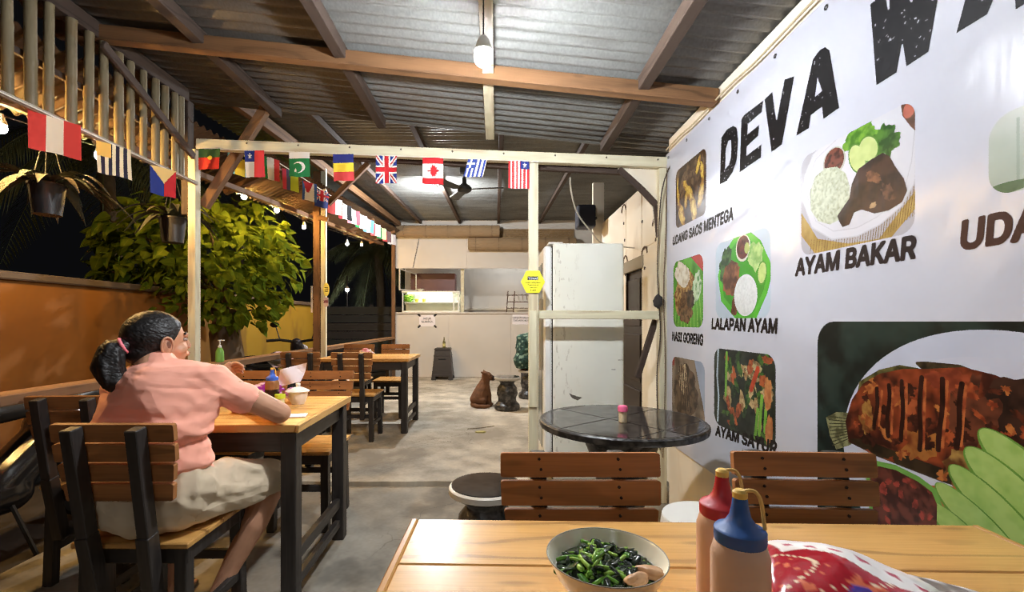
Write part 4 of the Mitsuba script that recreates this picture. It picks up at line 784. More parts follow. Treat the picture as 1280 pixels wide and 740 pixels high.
for z, w in ((.13, .39), (.20, .375), (.50, .325)): put('rib', plain(chbox((w + .012, w + .012, .018), .004).apply_translation([sx, sy, z]), 'satin', lin(60, 56, 56)), st)
put('handle_slot', plain(chbox((.15, .01, .035), .003).apply_translation([sx, sy - .163, .43]), 'matte', lin(14)), st)
bt = thing('beer_bottle', 'small green brown glass bottle on the black plastic stool', 'bottle')
pot('bottle', [(0, 0), (.028, 0), (.03, .01), (.03, .10), (.024, .125), (.012, .15), (.011, .20), (.013, .21), (0, .21)], (sx + .02, sy, .65), 'gloss', lin(104, 96, 48), bt, 24)
pot('label', [(.0302, .03), (.0308, .03), (.0308, .085), (.0302, .085), (.0302, .03)], (sx + .02, sy, .65), 'satin', lin(206, 196, 130), bt, 24)
# ceiling fan, speaker, cables
fan = thing('ceiling_fan', 'black ceiling fan under the rear roof', 'ceiling fan')
fx, fy, fz = -.375, 5.44, 2.74
put('rod', plain(tube([(fx, fy, fz + .05), (fx, fy, z_rear(fx, fy) - .01)], .014, 8), 'satin', lin(34)), fan)
put('canopy_cup', plain(lathe([(0, .18), (.05, .18), (.055, .20), (.05, .29), (0, .29)], 20, (fx, fy, fz)), 'satin', lin(40), 40), fan)
put('motor_housing', plain(lathe([(0, -.045), (.05, -.045), (.085, -.02), (.088, .01), (.06, .04), (.03, .06), (.022, .13), (0, .13)], 26, (fx, fy, fz)), 'satin', lin(36), 40), fan)
for q in (-.15, 1.95, 4.05):
    bl = sg.Polygon([(.07, -.02), (.14, -.045), (.42, -.055), (.46, -.03), (.46, .03), (.42, .05), (.14, .035), (.07, .02)]).buffer(.008)
    m = extrude(bl, .006); m.apply_transform(trimesh.transformations.rotation_matrix(.2, [1, 0, 0])); m.apply_transform(trimesh.transformations.rotation_matrix(q, [0, 0, 1])); m.apply_translation([fx, fy, fz - .01]); put('blade', plain(m, 'satin', lin(46)), fan)
spk = thing('loudspeaker', 'dark blue loudspeaker on the pale board above the fridge', 'loudspeaker')
put('cabinet', plain(chbox((.20, .2, .25), .012).apply_translation([1.02, 5.26, 2.36]), 'satin', lin(28, 34, 52)), spk)
put('grille', plain(chbox((.17, .008, .22), .004).apply_translation([1.02, 5.157, 2.36]), 'matte', lin(22, 26, 40)), spk)
put('bracket', plain(chbox((.05, .05, .03), .004).apply_translation([1.135, 5.30, 2.36]), 'satin', lin(60)), spk)
def cable(pts, r, col, label): return tag(put('cable', plain(tube(smooth_pts(pts, 40), r, 6), 'matte', col)), label, 'cable')
cable([(.50, 3.1, 2.14), (.57, 3.3, 1.98), (.72, 3.5, 1.86), (.86, 3.7, 1.80), (1.205, 4.0, 1.81)], .006, lin(190, 184, 170), 'pale cable sagging from the crossbeam to the cream wall above the fridge')
cable([(1.118, 2.90, 2.18), (1.05, 2.93, 1.95), (1.035, 2.945, 1.5), (1.05, 2.94, 1.1), (1.03, 2.945, .8), (1.05, 2.945, .35)], .004, lin(70, 58, 48), 'dark cable running down the corner post beside the banner, left one')
cable([(1.09, 2.93, 2.15), (1.09, 2.95, 1.8), (1.075, 2.95, 1.35), (1.085, 2.95, .9), (1.07, 2.95, .3)], .003, lin(120, 100, 80), 'brown cable running down the corner post beside the banner, right one')
tag(put('cable_knot', plain(crumple([1.03, 2.925, 1.30], [.03, .018, .045], 3, .35), 'matte', lin(50, 46, 44))), 'dark knotted plug of cables on the cream rail', 'plug')
# signs on the posts
hx = thing('hexagon_sign', 'yellow hexagonal sign with black lettering on the cream post', 'sign')
c = np.array([.236, 2.9465, 1.425])
m = extrude(sg.Polygon([(-.077, 0), (-.042, .071), (.042, .071), (.077, 0), (.042, -.071), (-.042, -.071)]), .004); orient(m, (1, 0, 0), (0, 0, 1), (0, -1, 0), c); put('plate', plain(m, 'satin', lin(250, 240, 50)), hx)
put('black_bar', plain(bx((c[0] - .034, c[1] - .0046, c[2] + .010), (c[0] + .034, c[1] - .004, c[2] + .034)), 'satin', lin(24)), hx)
for text, dz, h, col in [('TUNAI', .014, .014, lin(245)), ('HANYA MENERIMA', -.010, .0075, lin(60, 56, 20)), ('TUNAI SAJA', -.026, .0085, lin(60, 56, 20)), ('TERIMA KASIH', -.040, .005, lin(110, 104, 30)), ('E.13', -.060, .012, lin(80, 76, 24))]:
    m = meshkit.text_mesh(text, h, .0004, True); w = m.bounds[1][0] - m.bounds[0][0]; s_ = min(1, .105 / w); m.apply_scale([s_, 1, 1]); w *= s_
    orient(m, (1, 0, 0), (0, 0, 1), (0, -1, 0), (c[0] - w / 2, c[1] - .0047, c[2] + dz)); put('lettering', plain(m, 'satin', col), hx)
ov = thing('oval_sign', 'small yellow oval sign on the middle post', 'sign')
m = extrude(sa.scale(sg.Point(0, 0).buffer(1, 16), .034, .075), .004); orient(m, (1, 0, 0), (0, 0, 1), (0, -1, 0), (-1.905, 5.168, 1.53)); put('plate', plain(m, 'satin', lin(240, 226, 110)), ov)
for dz in (.02, 0, -.02): put('print_line', plain(bx((-1.925, 5.163, 1.53 + dz - .004), (-1.885, 5.1645, 1.53 + dz + .004)), 'satin', lin(70, 60, 24)), ov)
lb = thing('sticker', 'small pink and white sticker under the oval sign on the middle post', 'sticker')
put('sheet', plain(bx((-1.935, 5.164, 1.34), (-1.885, 5.168, 1.44)), 'matte', lin(226, 196, 190)), lb); put('print_band', plain(bx((-1.935, 5.1632, 1.38), (-1.885, 5.1645, 1.41)), 'matte', lin(150, 90, 100)), lb)
# litter on the floor
lf = sg.Polygon([(-.05, 0), (-.02, .03), (.04, .028), (.06, 0), (.03, -.028), (-.03, -.025)])
m = extrude(lf, .012); m.apply_translation([-.165, 4.72, RZ]); tag(put('litter', plain(m, 'gloss', lin(176, 168, 104))), 'small crumpled yellow green wrapper on the concrete floor', 'wrapper')
tag(put('twig', plain(tube([(-.30, 4.86, RZ + .004), (-.16, 4.90, RZ + .006), (-.02, 5.0, RZ + .004)], .0035, 5), 'matte', lin(120, 104, 76))), 'thin dry twig on the floor behind the yellow green wrapper', 'twig')
#@@FRIDGE
# ------------------------------------------------------------------ fridge
fr = thing('refrigerator', 'tall white refrigerator standing side on behind the round table', 'refrigerator')
put('cabinet', mikit.ply(chbox((0.485, 0.58, 1.62), .008).apply_translation([0.633, 3.44, 0.055 + .81 + RZ]), 'fridge_paint'), fr)
put('top_cap', plain(chbox((0.10, 0.57, 0.014), .004).apply_translation([0.41, 3.44, 1.677 + RZ]), 'satin', lin(214, 212, 204)), fr)
d_ = put('door', plain(chbox((0.055, 0.585, 1.55), .012).apply_translation([0.355, 3.44, 0.88 + RZ]), 'satin', lin(226, 228, 228)), fr)
put('gasket', plain(chbox((0.010, 0.56, 1.56), .002).apply_translation([0.386, 3.44, 0.88 + RZ]), 'matte', lin(70, 66, 60)), fr)
put('handle', plain(chbox((0.03, 0.03, .5), .008).apply_translation([0.315, 3.20, 1.05 + RZ]), 'satin', lin(196, 200, 206)), d_)
put('glass_panel', plain(chbox((0.006, 0.44, 1.3), .002).apply_translation([0.326, 3.46, 0.9 + RZ]), 'gloss', lin(120, 130, 140)), d_)
put('base_grille', plain(chbox((0.46, 0.54, .055), .004).apply_translation([0.633, 3.44, 0.028 + RZ]), 'matte', lin(50, 48, 46)), fr)
scr = [(712, 492), (716, 494), (722, 496), (727, 497), (722, 500), (715, 497)]
q = np.array([at(px, py, 3.149)[[0, 2]] for px, py in scr])
m = extrude(sg.Polygon(q).buffer(.002), 0.0012); orient(m, (1, 0, 0), (0, 0, 1), (0, -1, 0), (0, 3.150, 0)); put('scuff', plain(m, 'matte', lin(96, 92, 84)), fr)
for px, py, w in [(776, 450, .02), (767, 462, .016)]:
    c = at(px, py, 3.149); put('scuff', plain(bx((c[0] - w, 3.1488, c[2] - .002), (c[0] + w, 3.151, c[2] + .002)), 'matte', lin(110, 104, 92)), fr)
# toothpick pot on the round table
tp = thing('toothpick_pot', 'small toothpick pot with a pink lid on the round black table', 'pot')
c = (0.565, 2.05, RTZ + .001)
put('pot', plain(lathe([(0, 0), (.016, 0), (.018, .004), (.018, .05), (0, .05)], 20, c), 'gloss', lin(226, 206, 168), 35), tp)
put('lid', plain(lathe([(0, .05), (.022, .05), (.0225, .066), (.019, .074), (0, .076)], 22, c), 'satin', lin(240, 108, 150), 35), tp)
# ------------------------------------------------------------------ foreground table things
TZ = 0.7612
BWX, BWY = 0.157, 0.655
bo = thing('bowl', 'cream china bowl holding stir fried greens on the foreground table', 'bowl')
bp = [(0, .0), (.036, 0), (.038, .006), (.034, .008), (.05, .022), (.070, .048), (.0825, .074), (.0845, .077), (.083, .0775), (.0805, .074), (.068, .049), (.048, .025), (.03, .014), (0, .012)]
pot('shell', bp, (BWX, BWY, TZ), 'gloss', lin(232, 226, 206), bo, 72, 60)
for r_, z_ in ((.0843, .0772), (.0712, .0562)):
    pot('rim_line', [(r_ - .0007, z_), (r_ + .0006, z_ + .0002), (r_ + .0002, z_ + .0012), (r_ - .0009, z_ + .001), (r_ - .0007, z_)], (BWX, BWY, TZ), 'satin', lin(150, 146, 134), bo, 64)
V_, F_, C_, n_ = [], [], [], 0
def addm(m, col):
    global n_
    V_.append(m.vertices); F_.append(m.faces + n_); C_.append(np.tile(np.array(col), (len(m.vertices), 1))); n_ += len(m.vertices)
for i in range(70):                                          # stems
    a, r_ = rng.random() * 6.28, .052 * math.sqrt(rng.random()); x, y = r_ * math.cos(a), r_ * math.sin(a)
    z = .046 + .020 * (1 - (r_ / .068) ** 2) + .010 * rng.random(); h = rng.random() * 6.28; L = .018 + .028 * rng.random()
    pts_ = [(x - L * .5 * math.cos(h), y - L * .5 * math.sin(h), z - .003), (x, y, z + .006 * rng.random()), (x + L * .5 * math.cos(h + .3), y + L * .5 * math.sin(h + .3), z + .008 * (rng.random() - .3))]
    addm(tube(smooth_pts(pts_, 7), .0022 + .0016 * rng.random(), 7), lin(*[(116, 156, 58), (146, 184, 80), (84, 130, 40)][i % 3]))
for i in range(190):                                         # leaves
    a, r_ = rng.random() * 6.28, .061 * math.sqrt(rng.random()); z = .043 + .020 * (1 - (r_ / .068) ** 2) + .012 * rng.random()
    g = trimesh.creation.icosphere(2, 1.0); v = g.vertices
    g.vertices = v * (1 + .5 * (meshkit.noise(v * 2.2 + i, i)[:, None] - .5)) * [.011 + .006 * rng.random(), .007 + .003 * rng.random(), .003]
    g.apply_transform(trimesh.transformations.euler_matrix(rng.random() * 1.4 - .7, rng.random() * 1.4 - .7, rng.random() * 6.28)); g.apply_translation([r_ * math.cos(a), r_ * math.sin(a), z])
    addm(g, lin(*[(30, 48, 24), (18, 30, 17), (64, 108, 38), (24, 36, 20), (16, 26, 15)][i % 5]))
m = trimesh.Trimesh(np.vstack(V_) + [BWX, BWY, TZ], np.vstack(F_), process=False)
tag(put('stir_fried_greens', mikit.ply(m, 'gloss', smooth=True, color=np.vstack(C_))), 'glossy stir fried water spinach stems and leaves in the cream bowl', 'greens', kind='stuff')
for i, (x, y, r_, lab) in enumerate([(.030, -.047, 30, 'pale chunk of chicken on the greens, leftmost of the two at the near bowl rim'), (.052, -.030, -20, 'pale strip of chicken on the greens, nearest the sauce bottles')]):
    g = trimesh.creation.icosphere(3, 1.0); v = g.vertices
    g.vertices = v * (1 + .5 * (meshkit.noise(v * 1.7 + i * 5, i)[:, None] - .5)) * [.019, .011, .008]
    g.apply_transform(trimesh.transformations.rotation_matrix(math.radians(r_), [0, 0, 1])); g.apply_translation([BWX + x, BWY + y, TZ + .068])
    k = meshkit.fbm(g.vertices * 160)[:, None]
    tag(put('chicken_piece', mikit.ply(g, 'satin', smooth=True, color=np.array(lin(214, 176, 132)) * (1 - k) + np.array(lin(168, 116, 76)) * k)), lab, 'meat')
def sauce_bottle(x, y, z, cap, capname, body, lab, fill=None, s=1.0):
    b = thing('sauce_bottle', lab, 'bottle')
    P = lambda pr: [(r_ * s, h * s) for r_, h in pr]
    lo = [(0, 0), (.031, 0), (.034, .004), (.034, .118), (.030, .132), (.027, .136), (0, .136)]
    if fill:
        pot('bottle', P([(0, .088), (.034, .088), (.034, .118), (.030, .132), (.027, .136), (0, .136)]), (x, y, z), 'satin', body, b)
        pot('sauce', P([(0, 0), (.031, 0), (.034, .004), (.034, .0878), (0, .0878)]), (x, y, z), 'gloss', fill, b)
    else: pot('bottle', P(lo), (x, y, z), 'satin', body, b)
    c_ = pot('cap', P([(0, .134), (.029, .134), (.030, .137), (.030, .149), (.028, .1515), (.018, .157), (.0125, .166), (.0098, .178), (.0085, .189), (0, .189)]), (x, y, z), 'satin', cap, b)
    tag(c_, capname)
    pot('tip', P([(0, .1885), (.0085, .1885), (.0088, .196), (.006, .199), (0, .1995)]), (x, y, z), 'satin', lin(226, 186, 92), c_)
    arc = np.array([(.004, .197), (.014, .199), (.021, .193), (.0245, .18), (.026, .165), (.0275, .153)]) * s
    d_ = np.array([.93, -.36])
    pts_ = smooth_pts([(x + r_ * d_[0], y + r_ * d_[1], z + h) for r_, h in arc], 16)
    put('tether', plain(tube(pts_, .0024 * s, 7), 'satin', lin(230, 190, 108), True), c_)
    return b
sauce_bottle(0.305, 0.575, TZ, lin(44, 84, 146), 'blue nozzle cap with a yellow tip', lin(206, 172, 148), 'squeeze bottle with blue cap and pinkish brown sauce on the foreground table')
sauce_bottle(0.322, 0.655, TZ, lin(176, 34, 40), 'red nozzle cap with a yellow tip', lin(208, 164, 134), 'squeeze bottle with red cap just behind the blue capped bottle')
# soft pack of tissues: red printed pack with a white flap
tk = thing('tissue_pack', 'red and white soft pack of tissues lying on the foreground table', 'tissue pack')
gx, gy = np.meshgrid(np.linspace(0, 1, 70), np.linspace(0, 1, 46), indexing='ij')
def tissue_pt(u, v):
    hump = np.sin(np.pi * np.clip(u, 0, 1)) ** .55 * np.sin(np.pi * np.clip(v, 0, 1)) ** .5
    wr = .006 * (meshkit.fbm(np.stack([u * 5, v * 5, u * 0], -1), 3, 4) - .5) * 2
    cr = .0035 * np.abs(np.sin(u * 9 + 4 * v)) * hump
    z = .003 + .062 * hump + wr * hump - cr
    X = .405 + .225 * u + .012 * np.sin(v * 5); Y = .825 - .20 * v - .10 * u + .012 * np.sin(u * 6)
    return np.stack([X, Y, TZ + np.maximum(z, .0015)], -1)
pts_ = tissue_pt(gx, gy).reshape(-1, 3)
nu, nv = gx.shape; idx = np.arange(nu * nv).reshape(nu, nv); a, b, c, d = idx[:-1, :-1].ravel(), idx[1:, :-1].ravel(), idx[1:, 1:].ravel(), idx[:-1, 1:].ravel()
f = np.vstack([np.stack([a, c, b], 1), np.stack([a, d, c], 1)])
u, v = gx.ravel(), gy.ravel()
swirl = np.abs(np.sin(11 * (u * .9 + .28 * np.sin(v * 7)) + 5 * v))
white = (v < .36 + .55 * u ** 1.2 + .03 * np.sin(u * 14)) & (u > .16)
col = np.where(white[:, None], lin(226, 222, 220), lin(158, 34, 46))
col = np.where((~white & (swirl < .10))[:, None], lin(226, 206, 180), col)
col = np.where((~white & (meshkit.noise(np.c_[u * 26, v * 18, u * 0]) > .80))[:, None], lin(206, 112, 84), col)
blue = ((u - .05) ** 2 / .0045 + (v - .07) ** 2 / .006 < 1) | ((u - .45) ** 2 / .004 + (v - .86) ** 2 / .006 < 1)
col = np.where(blue[:, None], lin(74, 62, 150), col)
dots = white & (np.abs(v - (.28 + .5 * u ** 1.2)) < .025) & (np.sin(u * 62) > .3)
col = np.where(dots[:, None], lin(176, 70, 90), col)
bot = pts_.copy(); bot[:, 2] = TZ + .0006
m = trimesh.Trimesh(np.vstack([pts_, bot]), np.vstack([f, f[:, ::-1] + len(pts_)]), process=False)
put('wrapper', mikit.ply(m, 'gloss', smooth=True, color=np.vstack([col, col])), tk)
uu, vv = np.meshgrid(np.linspace(0, 1, 30), np.linspace(0, 1, 12), indexing='ij')
X = .595 + .17 * uu + .010 * np.sin(vv * 6 + uu * 5); Y = .665 - .03 * uu - .05 * (vv - .5) * (1 - .3 * uu) ; Z = TZ + .004 + .030 * (1 - uu) * np.sin(np.pi * (.15 + .7 * vv)) + .012 * np.abs(np.sin(vv * 8 + uu * 4)) * np.sin(np.pi * vv)
ps = np.stack([X, Y, Z], -1).reshape(-1, 3); i_ = np.arange(360).reshape(30, 12); a, b, c, d = i_[:-1, :-1].ravel(), i_[1:, :-1].ravel(), i_[1:, 1:].ravel(), i_[:-1, 1:].ravel()
put('white_tail', plain(trimesh.Trimesh(ps, np.vstack([np.stack([a, c, b], 1), np.stack([a, d, c], 1)]), process=False), 'cloth', lin(224, 218, 210), True), tk)
tag(put('twist_ring', plain(tube([(0.70 + .022 * math.cos(t), .625 + .018 * math.sin(t), TZ + .008 + .004 * math.sin(t)) for t in np.linspace(0, 5.6, 24)], .004, 7), 'satin', lin(206, 198, 184), True), tk), 'pale twisted loop of the pack')
# ------------------------------------------------------------------ things on the woman's table
sauce_bottle(-1.085, 2.23, TZ, lin(58, 98, 196), 'blue nozzle cap', lin(150, 100, 56), 'squeeze bottle half full of dark sauce on the woman\'s table', fill=lin(40, 22, 16), s=.93)
sg_ = thing('sugar_bowl', 'small white lidded bowl on the woman\'s table', 'bowl')
c = (-.985, 2.29, TZ)
pot('bowl', [(0, 0), (.03, 0), (.036, .012), (.043, .035), (.0455, .058), (0, .058)], c, 'gloss', lin(238, 224, 204), sg_)
l_ = pot('lid', [(0, .0585), (.050, .0585), (.055, .064), (.045, .07), (.022, .082), (0, .084)], c, 'gloss', lin(244, 240, 228), sg_)
pot('knob', [(0, .083), (.011, .083), (.010, .092), (.013, .099), (.009, .103), (0, .103)], c, 'gloss', lin(244, 240, 228), l_, 20)
cu = thing('plastic_cup', 'small cup with a yellow green rim holding toothpicks beside the dark sauce bottle', 'cup')
pot('cup', [(0, 0), (.018, 0), (.021, .05), (0, .05)], (-1.03, 2.215 - .02, TZ), 'gloss', lin(226, 216, 160), cu, 24)
pot('rim', [(.0205, .044), (.024, .044), (.024, .062), (.0205, .062), (.0205, .044)], (-1.03, 2.195, TZ), 'satin', lin(206, 224, 60), cu, 24)
for k in range(5): put('toothpick', plain(tube([(-1.03 + .004 * k - .008, 2.195, TZ + .01), (-1.03 + .007 * k - .014, 2.195 + .004 * (k % 2), TZ + .06)], .0012, 5), 'matte', lin(206, 170, 110)), cu)
tag(put('paper_napkin', plain(chbox((.10, .07, .004), .001).apply_transform(np.array(place(-.872, 1.99, 14, TZ + .002).matrix)), 'matte', lin(240, 236, 228))), 'white paper napkin lying at the elbow of the woman', 'napkin')
pk = thing('tissue_packet', 'purple printed packet with a white tissue sticking out, behind the dark sauce bottle', 'tissue pack')
g = crumple([-1.22, 2.45, TZ + .045], [.085, .05, .043], 3, .3); k = meshkit.noise(g.vertices * 26, 2)[:, None]
put('wrapper', mikit.ply(g, 'gloss', smooth=True, color=np.where(k > .52, lin(226, 190, 214), lin(150, 44, 140))), pk)
m, _ = beam((-1.14, 2.46, TZ + .07), (-1.02, 2.47, TZ + .19), .003, .085, (0, 0, 1), .001)
uu, vv = np.meshgrid(np.linspace(0, 1, 14), np.linspace(0, 1, 10), indexing='ij')
X = -1.18 + .14 * uu + .035 * vv; Z = TZ + .055 + .035 * uu + .10 * vv; Y = 2.45 + .012 * np.sin(uu * 6 + vv * 4)
ps = np.stack([X, Y, Z], -1).reshape(-1, 3); i_ = np.arange(140).reshape(14, 10); a, b, c, d = i_[:-1, :-1].ravel(), i_[1:, :-1].ravel(), i_[1:, 1:].ravel(), i_[:-1, 1:].ravel()
ff = np.vstack([np.stack([a, c, b], 1), np.stack([a, d, c], 1)])
put('tissue', plain(trimesh.Trimesh(np.vstack([ps, ps + [0, .002, 0]]), np.vstack([ff, ff[:, ::-1] + 140]), process=False), 'cloth', lin(238, 230, 232)), pk)
g = crumple([-1.055, 2.38, TZ + .035], [.04, .03, .035], 5, .4); k = meshkit.noise(g.vertices * 40, 2)[:, None]
tag(put('plastic_wrap', mikit.ply(g, 'gloss', smooth=True, color=np.where(k > .5, lin(232, 214, 226), lin(186, 120, 190)))), 'crumpled pale purple plastic wrap between the sauce bottle and the sugar bowl', 'wrapper')
g = crumple([-1.36, 4.83, TZ + RZ + .045], [.075, .06, .045], 8, .55); k = meshkit.noise(g.vertices * 22, 5)[:, None]
tag(put('pink_packet', mikit.ply(g, 'gloss', smooth=True, color=np.where(k > .62, lin(180, 60, 70), np.where(k > .4, lin(232, 168, 182), lin(236, 226, 214))))), 'crumpled pink packet on the farther table', 'packet')
so = thing('soap_bottle', 'green hand soap bottle with a white pump on the plank rail', 'bottle')
c = (-2.09, 3.48, .866)
pot('bottle', [(0, 0), (.027, 0), (.030, .01), (.028, .075), (.018, .1), (.011, .108), (0, .108)], c, 'gloss', lin(132, 190, 92), so)
pot('pump', [(0, .108), (.013, .108), (.013, .122), (.005, .126), (.005, .155), (.012, .158), (.012, .166), (0, .167)], c, 'satin', lin(240, 240, 236), so, 20)
put('spout', plain(chbox((.035, .01, .008), .002).apply_translation([c[0] + .018, c[1], c[2] + .162]), 'satin', lin(240, 240, 236)), so)
#@@PEOPLE
# ------------------------------------------------------------------ flags
RED, WHT, BLU, GRN, YEL, BLA = lin(206, 44, 50), lin(232, 226, 218), lin(40, 56, 132), lin(34, 120, 66), lin(246, 214, 70), lin(24, 24, 28)
def star(u, v, cu, cv, r, asp=1.0):
    x, y = (u - cu), (v - cv) * asp; a = np.arctan2(x, -y); rr = np.hypot(x, y)
    k = np.abs(((a / (2 * np.pi) * 5) % 1) - .5) * 2
    return rr < r * (.42 + .58 * np.abs(k) ** 1.6)
def fl_vert(*cs): return lambda u, v: cs[min(int(u * len(cs)), len(cs) - 1)]
def fl_horiz(*cs): return lambda u, v: cs[min(int(v * len(cs)), len(cs) - 1)]
def fl_stripes(u, v): return BLA if int(u * 9) % 2 else (lin(236, 200, 120) if v < .35 and u < .45 else lin(240, 226, 190))
def fl_stripes_y(u, v): return lin(244, 196, 96) if (u < .42 and v < .45) else (lin(44, 40, 56) if int(u * 9) % 2 else lin(240, 222, 180))
def fl_czech(u, v): return lin(246, 206, 130) if v < .55 and abs(u - .5) < .5 - .9 * v else (BLU if u < .5 else RED)
def fl_portugal(u, v): return YEL if (u - .5) ** 2 + ((v - .42) * 1.2) ** 2 < .016 else (lin(70, 104, 50) if v < .42 else lin(214, 56, 40))
def fl_chile(u, v):
    if u < .5: return (WHT if star(u, v, .25, .2, .13) else BLU) if v < .42 else WHT
    return lin(206, 60, 66)
def fl_bahamas(u, v): return BLA if v < .62 and .25 < u < .25 + .55 * (1 - abs(v - .3) / .32) else (lin(120, 200, 214) if u < .33 or u > .72 else YEL)
def fl_pakistan(u, v):
    if v < .26: return WHT
    a = (u - .5) ** 2 + ((v - .6) * 1.25) ** 2; b = (u - .42) ** 2 + ((v - .63) * 1.25) ** 2
    return WHT if (a < .085 and b > .062) or star(u, v, .35, .74, .10) else GRN
def fl_uk(u, v):
    x, y = u - .5, (v - .5)
    if abs(x) < .10 or abs(y) < .085: return RED
    if abs(x) < .165 or abs(y) < .14: return WHT
    d = abs(abs(x) - abs(y))
    if d < .035: return RED
    return WHT if d < .115 else BLU
_mp = [(.30, 0), (.20, .05), (.17, .03), (.20, .14), (.13, .11), (.10, .22), (.04, .17), (-.02, .24), (-.05, .13), (-.10, .13), (-.09, .02), (-.24, .02)]
MAPLE = sg.Polygon(_mp + [(x, -y) for x, y in _mp[::-1]]).buffer(.004)
def fl_canada(u, v):
    if v < .22 or v > .78: return RED
    x, y = u - .5, v - .5
    return RED if MAPLE.contains(sg.Point(x, y)) else WHT
def fl_greece(u, v):
    if u < .42 and v < .5: return WHT if abs(u - .2) < .055 or abs(v - .25) < .06 else lin(60, 80, 160)
    return WHT if int(u * 9 + .4) % 2 else lin(60, 80, 160)
def fl_liberia(u, v):
    if u > .58 and v < .30: return WHT if star(u, v, .79, .15, .11) else BLU
    return WHT if int(u * 11) % 2 else lin(214, 60, 66)
def fl_austria(u, v): return lin(214, 62, 52) if u < .34 or u > .67 else lin(238, 214, 184)
def fl_union(u, v): return fl_uk(u, min(v * 1.6, 1)) if v < .6 else BLU
def flag(x, y, z, w, h, yaw, fn, label, cat='flag', res=(30, 40), wave=.010, seed=0, skew=0.0, group=None):
    """A little paper flag hanging by its upper edge centred at x, y, z; yaw turns its width away from the x axis."""
    nu, nv = res
    U, V = np.meshgrid(np.linspace(0, 1, nu + 1), np.linspace(0, 1, nv + 1), indexing='ij')
    ph = seed * 1.7
    off = wave * (np.sin(U * 5.2 + ph + V * 1.2) * (.3 + V)) + .010 * V * V * math.sin(ph * 3)
    lx = (U - .5) * w + skew * V * h; lz = -V * h + .004 * np.sin(U * 7 + ph) * V
    c, s = math.cos(yaw), math.sin(yaw)
    P = np.stack([x + lx * c - off * s, y + lx * s + off * c, z + lz], -1)
    i0 = P[:-1, :-1].reshape(-1, 3); i1 = P[1:, :-1].reshape(-1, 3); i2 = P[1:, 1:].reshape(-1, 3); i3 = P[:-1, 1:].reshape(-1, 3)
    verts = np.stack([i0, i1, i2, i3], 1).reshape(-1, 3); n = len(i0); q = np.arange(n) * 4
    f = np.vstack([np.stack([q, q + 2, q + 1], 1), np.stack([q, q + 3, q + 2], 1)])
    cu, cv = (U[:-1, :-1] + .5 / nu).ravel(), (V[:-1, :-1] + .5 / nv).ravel()
    col = np.repeat(np.array([fn(a, b) for a, b in zip(cu, cv)]), 4, 0)
    return tag(put('flag', mikit.ply(trimesh.Trimesh(verts, f, process=False), 'cloth', color=col)), label, cat, group)
zc_ = lambda x: 2.315 - .0396 * (x + 1.93) - .036
for px, w, h, fn, lab, kw in [(262, 27, 26, fl_portugal, 'green over red flag beside the pale post', {}), (318, 25, 33, fl_chile, 'flag with a starred blue square over white beside a red half', {}), (374, 26, 31, fl_pakistan, 'green flag with a white crescent and a white top band', {}),
        (429, 26, 33, fl_horiz(lin(44, 54, 130), lin(250, 220, 70), lin(220, 74, 76)), 'flag of blue, yellow and red bands under the crossbeam', {}), (483, 26, 34, fl_uk, 'blue flag with red and white crosses under the crossbeam', {}), (541, 26, 33, fl_canada, 'white flag with a red leaf between red bands', {}),
        (597, 24, 22, fl_greece, 'blue and white striped flag blown aslant beside the fan', {'skew': -.25}), (648.5, 26, 34, fl_liberia, 'red and white striped flag with a starred blue corner beside the cream post', {})]:
    y = 2.925; x = (px - CX) / F * y
    flag(x, y, zc_(x) - .006, w * y / F, h * y / F, 0, fn, lab, res=(40, 48), seed=px, **kw)
xs = np.linspace(-1.9, .30, 12)
tag(put('bunting_string', plain(tube([(x, 2.928, zc_(x) - .004) for x in xs], .003, 5), 'matte', lin(226, 220, 206))), 'white string of the flags along the crossbeam', 'string')
tag(put('bunting_string', plain(tube([(-1.905, y, 2.052) for y in np.linspace(.4, 2.9, 8)], .003, 5), 'matte', lin(236, 230, 220))), 'white string of the flags below the bamboo slats', 'string')
for px, w, h, fn, lab, dy in [(69, .175, .155, fl_austria, 'red and white flag hanging below the bamboo slats at far left', 0), (142.5, .145, .155, fl_stripes_y, 'black and cream striped flag glowing before the warm bulb', 0), (204.5, .135, .16, fl_czech, 'blue and red flag with a pale wedge, last below the bamboo slats', 0)]:
    y = 1.90 * F / (CX - px)
    flag(-1.90, y, 2.048, w, h, math.radians(62), fn, lab, seed=px, res=(36, 40), wave=.006)
